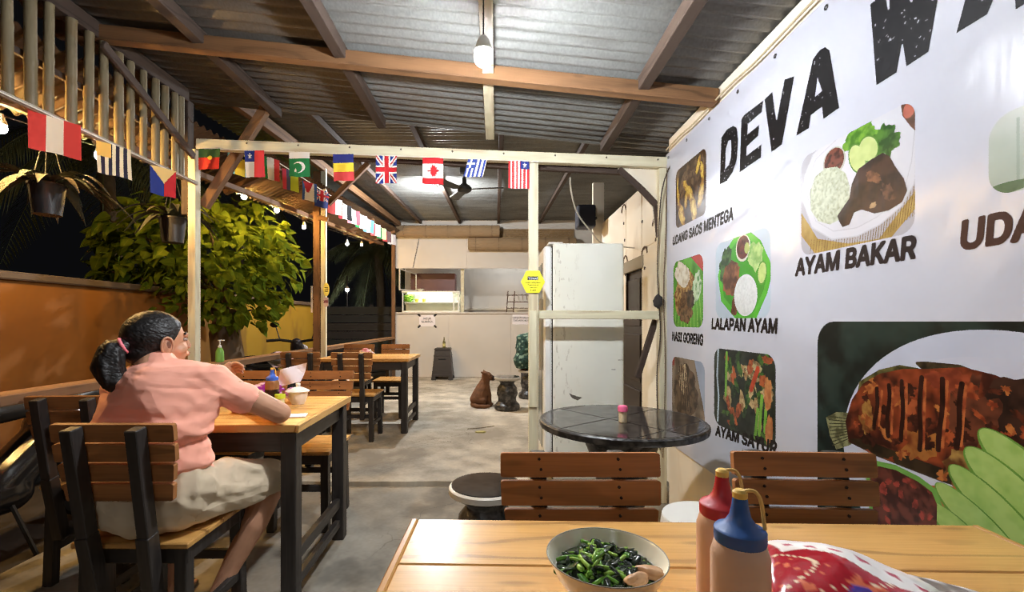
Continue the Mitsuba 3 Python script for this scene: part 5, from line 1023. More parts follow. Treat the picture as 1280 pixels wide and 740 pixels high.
inner = [(299, 213, fl_bahamas, 'flag of light blue and yellow with a black wedge above the big leaves'), (338, 222, fl_vert(GRN, WHT, lin(220, 70, 70)), 'green, white and red flag, first of the inner row'), (363, 236, fl_vert(lin(214, 70, 90), lin(90, 90, 120), lin(190, 206, 60), lin(190, 206, 60)), 'red, grey and lime flag of the inner row'),
         (387, 249, lambda u, v: lin(210, 60, 70) if v < .55 and abs(u - .4) < .36 - .5 * v else (WHT if abs(u - .5) < .3 else lin(70, 100, 160)), 'white and blue flag with a red wedge in the inner row'), (402.5, 259, fl_union, 'dark blue crossed flag just left of the middle post'),
         (419, 240, fl_vert(lin(210, 80, 80), WHT), 'red and white flag just right of the middle post'), (431, 242, fl_vert(RED, WHT, BLA), 'red, white and black flag in the inner row'), (442, 249, fl_vert(lin(214, 120, 130), WHT, lin(200, 80, 90)), 'pink and white flag in the inner row'), (452, 256, fl_vert(GRN, WHT, lin(220, 190, 190)), 'green and white flag in the inner row'),
         (461, 262, fl_vert(lin(90, 150, 200), WHT, lin(90, 150, 200)), 'pale blue and white flag in the inner row'), (469.5, 268, fl_vert(lin(210, 90, 90), WHT), 'red and white flag, fourth from the end of the inner row'), (477, 274, fl_vert(GRN, lin(190, 200, 150)), 'green flag, third from the end of the inner row'), (483.5, 279, fl_vert(lin(190, 70, 70), lin(120, 90, 90)), 'dull red flag, second from the end of the inner row'), (489.5, 284, fl_vert(WHT, WHT, lin(200, 190, 190)), 'white flag, last of the inner row beside the back wall')]
def st_y(px): return 1.88 * F / (CX - px)
line = []
for i, (px, py, fn, lab) in enumerate(inner):
    y = st_y(px); z = EYE + (CY - py) / F * y
    z = 2.55 + (y - 4.15) * .047 if i else 2.44
    flag(-1.88, y, z, .16 if i < 5 else .20, .185 if i else .2, math.radians(55), fn, lab, seed=i, res=(16, 16), wave=.006)
    line.append((-1.88, y, z + .002))
tag(put('bunting_string', plain(tube(line[1:], .004, 5), 'matte', lin(236, 228, 214))), 'white string of the inner row of small flags', 'string')
# ------------------------------------------------------------------ plants
def leaf_mesh(L, W, fold, droop, n=7):
    t = np.linspace(0, 1, n); half = W * np.sin(np.pi * np.clip(t, 0, 1) ** .62) ** .8 * (1 - .25 * t)
    x = np.stack([-half, -half * .5, half * 0, half * .5, half], 1); y = np.repeat((t * L - .18 * L * np.exp(-((t) / .1) ** 2) * 0)[:, None], 5, 1)
    y = y - .16 * L * (np.abs(x) / max(W, 1e-6)) * np.exp(-t * 5)[:, None]
    z = np.abs(x) * fold - droop * L * (t ** 2)[:, None] + .04 * L * np.sin(t * 9)[:, None] * np.abs(x) / W
    v = np.stack([x, y, z], -1).reshape(-1, 3); i = np.arange(n * 5).reshape(n, 5); a, b, c, d = i[:-1, :-1].ravel(), i[:-1, 1:].ravel(), i[1:, 1:].ravel(), i[1:, :-1].ravel()
    uv = np.stack([np.tile(np.linspace(0, 1, 5), (n, 1)), np.repeat(t[:, None], 5, 1)], -1).reshape(-1, 2)
    return trimesh.Trimesh(v, np.vstack([np.stack([a, b, c], 1), np.stack([a, c, d], 1)]), process=False), uv
tree = thing('broadleaf_tree', 'big leaved tree lit by warm bulbs behind the pale post', 'tree')
tx, ty = -2.98, 5.1
tr = tube([(tx + .02, ty, -.06), (tx, ty, .3), (tx + .03, ty - .02, .7), (tx - .02, ty, 1.05), (tx, ty, 1.3)], [.2, .17, .16, .15, .10], 14)
v = tr.vertices; v += (meshkit.fbm(v * 7)[:, None] - .5) * .06
put('trunk', plain(tr, 'matte', lin(104, 84, 62), True), tree)
lr = np.random.default_rng(11)
CR, RAD = np.array([-3.15, 4.95, 1.78]), np.array([1.12, .75, .78])
spots = []
while len(spots) < 1250:
    q = lr.normal(size=3); q /= np.linalg.norm(q); r_ = lr.random() ** .28 * (.82 + .36 * meshkit.noise(q * 2.3 + 4, 1)); p = CR + q * r_ * RAD
    if p[0] > -2.5 and p[2] > z_lean(p[0], p[1]) - .16: continue
    if -3.75 < p[0] < -3.36 and p[2] < 1.62: continue
    if p[0] > -2.22: continue
    if p[2] < 1.12 + .35 * abs(p[0] + 2.9) * (p[0] < -2.9): continue
    spots.append((p, q))
for k in range(9):
    q = spots[int(lr.integers(1250))][0]; put('branch', plain(tube(smooth_pts([(tx, ty, 1.0 + .04 * k), (tx + (q[0] - tx) * .4, ty + (q[1] - ty) * .4, 1.15 + (q[2] - 1.15) * .6), tuple(q)], 12), np.linspace(.035, .008, 12), 7), 'matte', lin(96, 80, 56), True), tree)
spots.sort(key=lambda s: np.linalg.norm(s[0] - [0, 0, EYE]))
kinds = []
for L, W, fo, dr_ in [(.15, .062, .25, .25), (.135, .06, -.2, .1), (.16, .066, .1, .4)]:
    m, uv = leaf_mesh(L, W, fo, dr_); kinds.append((m, uv, mikit.ply(m, 'leaf', smooth=True, uv=uv)))
def leaf_to(p, q):
    out = np.array([q[0], q[1], q[2] * .4 - .35]); yaw = math.atan2(out[1], out[0]) - math.pi / 2 + lr.normal() * .6; pit = -.5 + lr.normal() * .45
    return T().translate([float(x) for x in p]).rotate([0, 0, 1], math.degrees(yaw)).rotate([1, 0, 0], math.degrees(pit)).rotate([0, 1, 0], float(lr.normal() * 30)).scale(float(.68 + .42 * lr.random()))
rest_v, rest_f, rest_uv, nn = [], [], [], 0
for i, (p, q) in enumerate(spots):
    k = int(lr.integers(3)); M = leaf_to(p, q)
    if i < 300: put('leaf', kinds[k][2], tree, M)
    else:
        A4 = np.array(M.matrix); m = kinds[k][0]; rest_v.append(m.vertices @ A4[:3, :3].T + A4[:3, 3]); rest_f.append(m.faces + nn); rest_uv.append(kinds[k][1]); nn += len(m.vertices)
tag(put('foliage', mikit.ply(trimesh.Trimesh(np.vstack(rest_v), np.vstack(rest_f), process=False), 'leaf', smooth=True, uv=np.vstack(rest_uv)), tree), kind='stuff')
def strap_plant(x, y, z, n, L, label, potr, poth, seed, ztop):
    t = thing('hanging_planter', label, 'hanging plant'); r = np.random.default_rng(seed)
    put('pot', plain(lathe([(0, 0), (potr * .78, 0), (potr, poth), (potr * 1.08, poth), (potr * 1.08, poth + .012), (potr * .9, poth + .012), (potr * .85, poth - .02), (0, poth - .02)], 24, (x, y, z)), 'satin', lin(34, 34, 37), 40), t)
    for k in range(n):
        a = k * 2.4 + r.random() * .5; l = L * (.6 + .5 * r.random()); up = .5 + .6 * r.random(); s = np.linspace(0, 1, 9)
        px_ = x + np.cos(a) * l * s; py_ = y + np.sin(a) * l * s; pz = z + poth + l * (up * s - 1.05 * s ** 2)
        w = .026 * np.sin(np.pi * np.clip(s * .92 + .06, 0, 1)); sd = np.array([-math.sin(a), math.cos(a), 0])
        c_ = np.stack([px_, py_, pz], 1); v = np.stack([c_ - sd * w[:, None], c_ - [0, 0, .006], c_ + sd * w[:, None]], 1).reshape(-1, 3); i = np.arange(27).reshape(9, 3)
        a_, b_, c2, d_ = i[:-1, :-1].ravel(), i[:-1, 1:].ravel(), i[1:, 1:].ravel(), i[1:, :-1].ravel()
        put('leaf', plain(trimesh.Trimesh(v, np.vstack([np.stack([a_, b_, c2], 1), np.stack([a_, c2, d_], 1)]), process=False), 'matte', lin(62 - 6 * (k % 3), 56, 46 - 4 * (k % 2)), True), t)
    for k in range(3):
        a = k * 2.09 + .4; put('hanger', plain(tube([(x + potr * math.cos(a), y + potr * math.sin(a), z + poth), (x, y, ztop)], .0025, 5), 'matte', lin(60)), t)
strap_plant(-2.36, 2.42, 1.73, 22, .36, 'dark planter with long strap leaves hanging at the left photo edge', .075, .15, 3, z_eave(2.42) - .02)
strap_plant(-2.36, 3.36, 1.745, 18, .34, 'dark hanging planter with drooping leaves left of the pale post', .085, .17, 4, z_eave(3.36) - .02)
def palm(x, y, ztop, n, L, label, seed):
    t = thing('palm_tree', label, 'palm'); r = np.random.default_rng(seed)
    zs = np.linspace(-.06, ztop, 14); put('trunk', plain(tube([(x + .1 * math.sin(z), y, z) for z in zs], .11 + .012 * (np.arange(14) % 2), 10), 'matte', lin(84, 74, 62), True), t)
    x += .1 * math.sin(ztop)
    for k in range(n):
        a = k * 2.4 + r.random() * .4; l = L * (.75 + .35 * r.random()); up = .9 - 1.2 * (k / n); s = np.linspace(0, 1, 16)
        c_ = np.stack([x + np.cos(a) * l * s * .85, y + np.sin(a) * l * s * .85, ztop + l * (up * s - .95 * s ** 2)], 1)
        parts_ = [tube(c_, np.linspace(.018, .004, 16), 5)]; sd = np.array([-math.sin(a), math.cos(a), 0]); V, Fc = [], []
        for j in range(2, 48):
            q = j / 48; base = c_[0] + 0; i_ = q * 15; i0 = int(i_); base = c_[i0] + (c_[min(i0 + 1, 15)] - c_[i0]) * (i_ - i0); fw = c_[min(i0 + 1, 15)] - c_[max(i0 - 1, 0)]; fw = fw / np.linalg.norm(fw)
            ll = .42 * L * .62 * math.sin(math.pi * (q * .85 + .1)) + .05
            for sgn in (-1, 1):
                d_ = sd * sgn * .75 + fw * .55 + np.array([0, 0, -.35 - .3 * r.random()]); d_ /= np.linalg.norm(d_); tip = base + d_ * ll + [0, 0, -.15 * ll]; mid = base + d_ * ll * .5; wv = np.cross(d_, [0, 0, 1.0]); wv = wv / (np.linalg.norm(wv) + 1e-9) * .014 + [0, 0, .006]
                n0 = len(V); V += [base - wv * .4, base + wv * .4, mid + wv, mid - wv, tip]; Fc += [[n0, n0 + 1, n0 + 2], [n0, n0 + 2, n0 + 3], [n0 + 3, n0 + 2, n0 + 4]]
        m = cat_(parts_ + [trimesh.Trimesh(np.array(V), np.array(Fc), process=False)])
        put('frond', plain(m, 'satin', lin(84, 92, 66)), t)
palm(-3.4, 13.2, 3.2, 16, 2.2, 'dark palm standing behind the board fence, near the kitchen corner', 5)
palm(-7.6, 13.6, 5.6, 16, 2.6, 'taller dark palm in the night beyond the middle post', 8)
palm(-6.4, 7.6, 4.2, 14, 2.4, 'dark palm beyond the ochre wall behind the big leaved tree', 9)
# ------------------------------------------------------------------ parked scooters beyond the rail
def scooter(x, y, deg, label, col):
    t = thing('motor_scooter', label, 'scooter'); M = np.array(place(x, y, deg, -.06).matrix)
    def part(name, mesh, mat, c, parent=t, smooth=40):
        mesh.apply_transform(M); return put(name, plain(mesh, mat, c, smooth), parent)
    def wheel(yy):
        tor = lathe([(.20, -.045), (.245, -.05), (.272, -.03), (.278, 0), (.272, .03), (.245, .05), (.20, .045), (.20, -.045)], 32); tor.apply_transform(trimesh.transformations.rotation_matrix(math.pi / 2, [0, 1, 0])); tor.apply_translation([0, yy, .278])
        w = part('wheel', tor, 'satin', lin(26))
        hub = cat_([trimesh.creation.cylinder(.05, .09, sections=16)] + [trimesh.transform_points and trimesh.creation.box((.20, .028, .02)).apply_transform(trimesh.transformations.translation_matrix([0, 0, 0])).apply_translation([.11, 0, 0]).apply_transform(trimesh.transformations.rotation_matrix(k * 2 * math.pi / 5, [0, 0, 1])) for k in range(5)])
        hub.apply_transform(trimesh.transformations.rotation_matrix(math.pi / 2, [0, 1, 0])); hub.apply_translation([0, yy, .278]); part('rim', hub, 'metal', lin(120), w)
    wheel(-.62); wheel(.64)
    body = soft([hull(sph((0, -.78, .70), .07), sph((0, -.35, .62), .13), sph((0, -.5, .5), .11)), hull(sph((0, -.35, .58), .12), sph((0, -.05, .36), .11)), hull(sph((0, -.1, .33), .12), sph((0, .25, .33), .10)), hull(sph((0, .25, .33), .10), sph((0, .45, .72), .13), sph((-.15, .40, .55), .05), sph((.15, .40, .55), .05)), hull(sph((0, .45, .72), .12), sph((0, .36, .95), .07))], .05, 6)
    part('body', body, 'gloss', col, smooth=True)
    part('seat', soft([hull(sph((0, -.70, .79), .06), sph((0, -.05, .75), .06), sph((.09, -.4, .77), .04), sph((-.09, -.4, .77), .04))], .05, 6), 'satin', lin(28), smooth=True)
    part('front_mudguard', soft([hull(sph((0, .50, .56), .06), sph((0, .74, .57), .05), sph((0, .86, .44), .035))], .05, 4), 'gloss', col, smooth=True)
    for s in (-1, 1): part('fork', tube([(s * .07, .47, .66), (s * .07, .64, .28)], .02, 8), 'metal', lin(130))
    h = part('handlebar', tube([(-.34, .28, .99), (-.2, .34, 1.0), (0, .38, .97), (.2, .34, 1.0), (.34, .28, .99)], .017, 8), 'satin', lin(30))
    for s in (-1, 1):
        part('mirror_stalk', tube([(s * .2, .34, 1.0), (s * .25, .34, 1.16)], .006, 6), 'satin', lin(30), h)
        part('mirror', soft([ell((s * .27, .345, 1.19), (.06, .015, .035))], .02, 2), 'gloss', lin(40), h, True)
    part('headlight', soft([ell((0, .50, .88), (.09, .04, .06))], .02, 2), 'gloss', lin(170, 170, 176), smooth=True)
    part('exhaust', tube([(.13, -.1, .28), (.14, -.5, .30), (.15, -.85, .38)], [.03, .05, .045], 10), 'metal', lin(90))
    part('stand', tube([(-.08, -.05, .3), (-.2, -.08, 0.0)], .012, 6), 'metal', lin(70))
scooter(-2.52, 5.45, 0, 'dark scooter parked beyond the plank rail by the big leaved tree', lin(34, 32, 36))
scooter(-2.62, 2.35, 178, 'dark scooter parked beyond the rail at the far left photo edge', lin(26, 26, 28))
uu, vv = np.meshgrid(np.linspace(0, 1, 40), np.linspace(0, 1, 24), indexing='ij')
X = -2.52 + .46 * (vv - .5); Y = 4.72 + .62 * uu; Z = .795 + .03 * np.sin(uu * 7 + vv * 3) * .5 - .30 * np.abs(vv - .5) ** 1.6 + .02 * meshkit.noise(np.stack([uu * 6, vv * 6, uu * 0], -1), 4)
ps = np.stack([X, Y, Z], -1).reshape(-1, 3); i_ = np.arange(960).reshape(40, 24); a, b, c, d = i_[:-1, :-1].ravel(), i_[1:, :-1].ravel(), i_[1:, 1:].ravel(), i_[:-1, 1:].ravel()
ff = np.vstack([np.stack([a, b, c], 1), np.stack([a, c, d], 1)]); stripe = ((vv * 9 + uu * 1.5).astype(int) % 3 == 0) & (vv > .5)
col = np.where(stripe.reshape(-1, 1), lin(214, 176, 178), lin(34, 28, 30))
tag(put('striped_cloth', mikit.ply(trimesh.Trimesh(np.vstack([ps, ps + [0, 0, .004]]), np.vstack([ff[:, ::-1], ff + 960]), process=False), 'cloth', smooth=True, color=np.vstack([col, col]))), 'black cloth with pale pink stripes lying over the scooter seat', 'cloth')
# ------------------------------------------------------------------ people and dog
def hand_chains(w, d, n, side, curl, s=1.0):
    """Palm and five fingers: wrist w, direction d, palm normal n, side +1 puts the thumb along n x d."""
    w, d, n = (np.array(q, float) for q in (w, d, n)); d /= np.linalg.norm(d); n -= d * (n @ d); n /= np.linalg.norm(n); t = np.cross(n, d) * side
    ms = [hull(sph(w, .024 * s), sph(w + d * .03 * s + t * .015 * s, .019 * s), sph(w + d * .03 * s - t * .015 * s, .018 * s)), hull(*[sph(w + d * (.03 if k < 2 else .082) * s + t * o * s, .013 * s) for k, o in enumerate((-.02, .022, -.032, .03))])]
    for o, L, c in ((.028, .066, curl), (.0095, .075, curl * 1.05), (-.0095, .069, curl * 1.1), (-.028, .053, curl * 1.2)):
        p = w + d * .082 * s + t * o * s; ang = 0; pts_ = [p]
        for seg_, k in ((.45, .8), (.32, 1.1), (.23, .9)):
            ang += c * k; p = p + (d * math.cos(ang) + n * math.sin(ang) + t * o * 1.6) * L * seg_ * s; pts_.append(p)
        for (a_, ra), (b_, rb) in zip(zip(pts_[:-1], (.0095, .0088, .008)), zip(pts_[1:], (.0088, .008, .0068))): ms.append(hull(sph(a_, ra * s, 12), sph(b_, rb * s, 12)))
    p0 = w + d * .028 * s + t * .022 * s; p1 = p0 + (d * .55 + t * .75 + n * .25) * .036 * s; p2 = p1 + (d * .85 + t * .35 + n * .35) * .03 * s; p3 = p2 + (d * .95 + n * .3) * .022 * s
    for a_, b_, ra, rb in ((p0, p1, .014, .0112), (p1, p2, .0112, .0095), (p2, p3, .0095, .0078)): ms.append(hull(sph(a_, ra * s, 12), sph(b_, rb * s, 12)))
    return ms
def limb(*pr): return [hull(sph(p, r), sph(q, s)) for (p, r), (q, s) in zip(pr[:-1], pr[1:])]
wm = thing('person', 'seated woman in pink shirt and beige shorts with black ponytail, her back to the camera', 'person')
Hc = np.array([-1.285, 1.752, 1.092]); fwd = np.array([.52, .85, .05]); fwd /= np.linalg.norm(fwd); rt_ = np.cross(fwd, [0, 0, 1.0]); rt_ /= np.linalg.norm(rt_); up_ = np.cross(rt_, fwd)
Rm = np.stack([fwd, -rt_, up_], 1)
hp = lambda f, r, u: Hc + fwd * f + rt_ * r + up_ * u
head = [ell(hp(-.012, 0, .022), (.096, .076, .088), Rm), ell(hp(.030, 0, -.03), (.064, .059, .074), Rm), hull(sph(hp(.064, 0, -.083), .020), sph(hp(.0, .047, -.058), .018), sph(hp(.0, -.047, -.058), .018), sph(hp(.07, 0, -.045), .022)),
        hull(sph(hp(.088, 0, .008), .010), sph(hp(.101, 0, -.022), .011)), hull(sph(hp(.096, .012, -.026), .008), sph(hp(.096, -.012, -.026), .008)), hull(sph(hp(.086, .016, -.054), .010), sph(hp(.086, -.016, -.054), .010), sph(hp(.092, 0, -.052), .011)), hull(sph(hp(.078, .03, .022), .012), sph(hp(.078, -.03, .022), .012)),
        hull(sph(hp(.06, .036, -.03), .022), sph(hp(.045, .042, -.035), .022)), hull(sph(hp(.06, -.036, -.03), .022), sph(hp(.045, -.042, -.035), .022)),
        ell(hp(-.006, .078, -.014), (.021, .012, .034), Rm), ell(hp(-.006, -.078, -.014), (.021, .012, .034), Rm)]
EL, WR = (-.862, 1.835, .806), (-1.06, 2.03, .80)
LEL, LWR = (-1.40, 2.02, .808), (-1.335, 2.20, .875)
body = head + limb((hp(-.03, 0, -.05), .052), ((-1.265, 1.705, 1.0), .062), ((-1.235, 1.68, .93), .09)) + limb(((-1.04, 1.70, .945), .052), (EL, .041)) + limb((EL, .040), ((-.95, 1.93, .808), .038), (WR, .026)) \
    + limb(((-1.39, 1.72, .92), .055), (LEL, .042)) + limb((LEL, .04), ((-1.37, 2.10, .845), .037), (LWR, .026)) + hand_chains(WR, (-.9, .5, -.05), (.1, .0, -1), 1, .35) + hand_chains(LWR, (.45, .55, .72), (.8, -.3, -.3), 1, .55) \
    + [hull(sph((-1.14, 1.62, .80), .09), sph((-1.30, 1.64, .80), .09), sph((-1.22, 1.68, .93), .08)), hull(sph((-1.14, 1.62, .80), .09), sph((-1.30, 1.64, .80), .09), sph((-1.12, 1.60, .60), .10), sph((-1.28, 1.60, .60), .10))]
KR, AR, KL, AL = (-.945, 1.955, .505), (-1.085, 1.775, .095), (-1.40, 1.99, .505), (-1.36, 1.90, .095)
body += limb(((-1.09, 1.62, .555), .095), (KR, .060)) + limb((KR, .058), (tuple(np.array(KR) * .62 + np.array(AR) * .38 + [0.012, -.015, 0]), .053), (tuple(np.array(KR) * .25 + np.array(AR) * .75), .036), (AR, .031)) + limb(((-1.29, 1.62, .555), .095), (KL, .060)) + limb((KL, .058), (tuple(np.array(KL) * .62 + np.array(AL) * .38), .053), (AL, .031))
for A_, dv in ((AR, (.25, .95)), (AL, (-.1, 1.0))):
    a3 = np.array(A_); d3 = np.array([dv[0], dv[1], 0]); d3 /= np.linalg.norm(d3); s3 = np.array([d3[1], -d3[0], 0])
    body += [hull(sph(a3 - d3 * .03 + [0, 0, -.062], .028), sph(a3, .030), sph(a3 + d3 * .10 + s3 * .02 + [0, 0, -.068], .022), sph(a3 + d3 * .10 - s3 * .02 + [0, 0, -.066], .022))]
    for k, (o, L) in enumerate(((-.032, .045), (-.014, .04), (.003, .036), (.018, .03), (.032, .024))): body.append(hull(sph(a3 + d3 * .11 + s3 * o + [0, 0, -.078], .0125, 12), sph(a3 + d3 * (.13 + L * .7) + s3 * o * 1.1 + [0, 0, -.082], .010, 12)))
put('body', mikit.ply(soft(body, .011, 8), 'skin', smooth=True), wm)
shirt = [hull(sph((-1.045, 1.695, .945), .068), sph((-1.385, 1.715, .925), .070), sph((-1.21, 1.64, .92), .105), sph((-1.24, 1.70, .985), .060)), hull(sph((-1.13, 1.625, .80), .112), sph((-1.305, 1.645, .80), .115), sph((-1.21, 1.64, .92), .10), sph((-1.055, 1.69, .93), .06), sph((-1.375, 1.71, .91), .06)),
         hull(sph((-1.125, 1.62, .78), .118), sph((-1.31, 1.64, .78), .118), sph((-1.135, 1.61, .66), .112), sph((-1.29, 1.61, .66), .122), sph((-1.21, 1.67, .68), .115)), hull(sph((-1.115, 1.61, .655), .122), sph((-1.30, 1.61, .65), .128), sph((-1.12, 1.60, .605), .112), sph((-1.29, 1.60, .60), .118), sph((-1.2, 1.66, .63), .125)),
         hull(sph((-1.045, 1.70, .945), .066), sph((-.968, 1.755, .883), .060)), hull(sph((-1.39, 1.72, .925), .068), sph((-1.405, 1.84, .87), .060)), hull(sph((-1.255, 1.71, 1.005), .066), sph((-1.22, 1.69, .96), .08))]
sh_m = m3.Manifold.batch_boolean(shirt, m3.OpType.Add)
def cutplane(m, p, n):
    n = np.array(n, float); n /= np.linalg.norm(n); return m.trim_by_plane([float(x) for x in n], float(n @ np.array(p)))
sh_m = cutplane(sh_m, (-1.2, 1.6, .575), (0.05, 0, 1)); sh_m = cutplane(sh_m, (-.95, 1.77, .867), (-.72, -.52, .55)) if False else sh_m
sh_t = soft([sh_m], .010, 9)
vn = sh_t.vertex_normals; v = sh_t.vertices
roll = np.exp(-((v[:, 2] - .735 - .10 * (v[:, 0] + 1.2)) / .016) ** 2) + .8 * np.exp(-((v[:, 2] - .655) / .014) ** 2)
fold = (meshkit.fbm(np.c_[v[:, 0] * 5 + v[:, 2] * 6, v[:, 1] * 4, v[:, 2] * 20], 3) - .5) * .024
diag = np.abs(np.sin((v[:, 2] + .9 * v[:, 0]) * 70)) * .004 * np.exp(-((v[:, 0] + 1.03) / .07) ** 2)
sh_t.vertices = v + vn * (fold - .019 * roll * np.clip((v[:, 0] + 1.30) / .2, .2, 1) - diag)[:, None]
put('shirt', mikit.ply(sh_t, 'shirt', smooth=True), wm)
shorts = [hull(sph((-1.10, 1.60, .585), .128), sph((-1.30, 1.60, .585), .128), sph((-1.2, 1.56, .555), .11), sph((-1.2, 1.70, .57), .11)), hull(sph((-1.10, 1.60, .565), .118), sph((-.955, 1.93, .515), .078), sph((-1.02, 1.80, .52), .09)), hull(sph((-1.29, 1.60, .565), .118), sph((-1.39, 1.97, .515), .078)),
          hull(sph((-.955, 1.93, .512), .078), sph((-.952, 1.945, .468), .066)), hull(sph((-1.10, 1.62, .56), .1), sph((-1.30, 1.62, .56), .1), sph((-1.2, 1.8, .52), .06))]
so_m = cutplane(m3.Manifold.batch_boolean(shorts, m3.OpType.Add), (0, 0, .4625), (0, 0, 1))
so_t = soft([so_m], .011, 8); v = so_t.vertices; vn = so_t.vertex_normals
fold = (meshkit.fbm(np.c_[v[:, 0] * 9 + v[:, 1] * 3, v[:, 1] * 5, v[:, 2] * 17 + v[:, 1] * 8], 3) - .5) * .042
pleat = np.abs(np.sin(v[:, 0] * 62 + v[:, 1] * 30)) * .008 * np.clip((v[:, 2] - .5) / .1, 0, 1) * (v[:, 1] < 1.75)
v2 = v + vn * (fold * .8 - pleat)[:, None]; v2[:, 2] = np.maximum(v2[:, 2], .4515); so_t.vertices = v2
put('shorts', mikit.ply(so_t, 'shorts', smooth=True), wm)
hair_m = ell(hp(-.017, 0, .026), (.104, .086, .096), Rm) + ell(hp(-.06, 0, -.028), (.055, .062, .055), Rm)
nrm = fwd * .80 - up_ * .60
hair_m = cutplane(hair_m, hp(.060, 0, .058), -nrm)
hair = soft([hair_m], .010, 7)
hr = put('hair', mikit.ply(hair, 'hair', smooth=True), wm)
TP = hp(-.112, .018, .0)
pony = soft(limb((TP, .022), (TP + [-.028, -.022, -.022], .040), (TP + [-.032, -.036, -.075], .046), (TP + [-.008, -.042, -.125], .036), (TP + [.012, -.042, -.155], .016)), .009, 8)
v = pony.vertices; pony.vertices = v + pony.vertex_normals * ((meshkit.fbm(np.c_[v[:, 0] * 60, v[:, 1] * 60, v[:, 2] * 9], 3) - .5) * .016)[:, None]
put('ponytail', mikit.ply(pony, 'hair', smooth=True), wm)
ax = np.array([-.7, -.45, -.4]); ax /= np.linalg.norm(ax); e1 = np.cross(ax, [0, 0, 1.0]); e1 /= np.linalg.norm(e1); e2 = np.cross(ax, e1)
tag(put('hair_tie', plain(tube([TP + ax * .006 + .026 * (math.cos(q) * e1 + math.sin(q) * e2) for q in np.linspace(0, 6.3, 26)], .006, 7, False), 'cloth', lin(236, 130, 140), True), wm), 'pink hair tie')
for s in (-1, 1):
    e_ = put('eye', plain(soft([ell(hp(.074, s * .031, .004), (.010, .014, .007), Rm)], .004, 1), 'gloss', lin(150, 136, 126), True), wm)
    put('iris', plain(soft([ell(hp(.0815, s * .033, .004), (.004, .006, .006), Rm)], .003, 1), 'gloss', lin(34, 22, 18), True), e_)
    put('eyebrow', plain(tube([hp(.085, s * .014, .026), hp(.084, s * .030, .031), hp(.072, s * .046, .027)], .004, 6), 'matte', lin(26, 20, 18)), wm)
put('ear_rim', mikit.ply(tube([hp(-.008 + .019 * math.cos(q), .086 + .003 * math.sin(q), -.012 + .031 * math.sin(q)) for q in np.linspace(-.9, 3.9, 22)], .0048, 7), 'skin', smooth=True), wm)
put('ear_hollow', plain(soft([ell(hp(-.004, .0875, -.010), (.009, .003, .016), Rm)], .004, 1), 'matte', lin(120, 78, 60), True), wm)
put('lips', plain(soft([ell(hp(.0965, 0, -.0495), (.008, .020, .0045), Rm), ell(hp(.0955, 0, -.058), (.008, .017, .005), Rm)], .004, 1), 'satin', lin(150, 80, 72), True), wm)
for A_, dv in ((AR, (.25, .95)), (AL, (-.1, 1.0))):
    a3 = np.array(A_); d3 = np.array([dv[0], dv[1], 0]); d3 /= np.linalg.norm(d3); s3 = np.array([d3[1], -d3[0], 0])
    P = lambda f, s_: (a3[0] + d3[0] * f + s3[0] * s_, a3[1] + d3[1] * f + s3[1] * s_)
    m = extrude(sg.Polygon([P(-.06, -.03), P(.02, -.03), P(.10, -.046), P(.165, -.04), P(.178, 0), P(.15, .04), P(.08, .048), P(.0, .034), P(-.06, .03)]).buffer(.006), .016); m.apply_translation([0, 0, .0]); put('sandal_sole', plain(m, 'satin', lin(60, 52, 50)), wm)
    put('sandal_strap', plain(tube([np.array([*P(.055, -.047), .012]), np.array([*P(.075, -.02), .058]), np.array([*P(.075, .02), .056]), np.array([*P(.055, .05), .012])], .007, 7), 'satin', lin(44, 38, 36), True), wm)
# second person, seated on a stool behind the cream post
stone_stool(.50, 6.86, RZ, 'dark stone stool under the person in green', H=.42)
gp_ = thing('person', 'person in dark green patterned shirt seated behind the cream post, facing away', 'person')
H2 = np.array([.63, 6.82, 1.10]); f2_ = np.array([.8, .55, -.22]); f2_ /= np.linalg.norm(f2_); r2 = np.cross(f2_, [0, 0, 1.0]); r2 /= np.linalg.norm(r2); u2 = np.cross(r2, f2_); R2 = np.stack([f2_, -r2, u2], 1)
h2 = lambda f, r, u: H2 + f2_ * f + r2 * r + u2 * u
b2 = [ell(h2(-.01, 0, .02), (.094, .075, .086), R2), ell(h2(.03, 0, -.03), (.062, .057, .07), R2), hull(sph(h2(.086, 0, .005), .01), sph(h2(.104, 0, -.022), .011)), sph(h2(.06, 0, -.08), .022), ell(h2(-.01, .077, -.01), (.018, .01, .03), R2), ell(h2(-.01, -.077, -.01), (.018, .01, .03), R2)] + limb((h2(-.02, 0, -.06), .05), ((.555, 6.80, .985), .055), ((.52, 6.80, .90), .09), ((.49, 6.83, .62), .11)) \
    + limb(((.36, 6.79, .92), .048), ((.335, 6.86, .70), .038), ((.50, 7.02, .70), .028)) + limb(((.66, 6.86, .93), .048), ((.74, 6.98, .74), .038), ((.66, 7.12, .72), .028)) + hand_chains((.50, 7.02, .70), (.8, .6, 0), (.2, -.2, -1), 1, .6) + hand_chains((.66, 7.12, .72), (-.1, .9, 0), (.2, -.2, -1), -1, .6) \
    + limb(((.42, 6.88, .53), .085), ((.46, 7.22, .50), .058), ((.44, 7.15, .30), .05), ((.43, 7.05, .115), .032)) + limb(((.57, 6.88, .53), .085), ((.72, 7.20, .50), .058), ((.71, 7.15, .30), .05), ((.70, 7.06, .115), .032))
for ax_, ay_ in ((.43, 7.05), (.70, 7.06)):
    b2 += [hull(sph((ax_, ay_ - .04, RZ + .033), .03), sph((ax_, ay_, .115), .03), sph((ax_ + .02, ay_ + .12, RZ + .024), .022), sph((ax_ - .02, ay_ + .12, RZ + .024), .022))] + [hull(sph((ax_ + o, ay_ + .13, RZ + .018), .012, 10), sph((ax_ + o, ay_ + .165, RZ + .013), .010, 10)) for o in (-.034, -.016, 0, .016, .032)]
put('body', mikit.ply(soft(b2, .014, 7), 'skin', smooth=True), gp_)
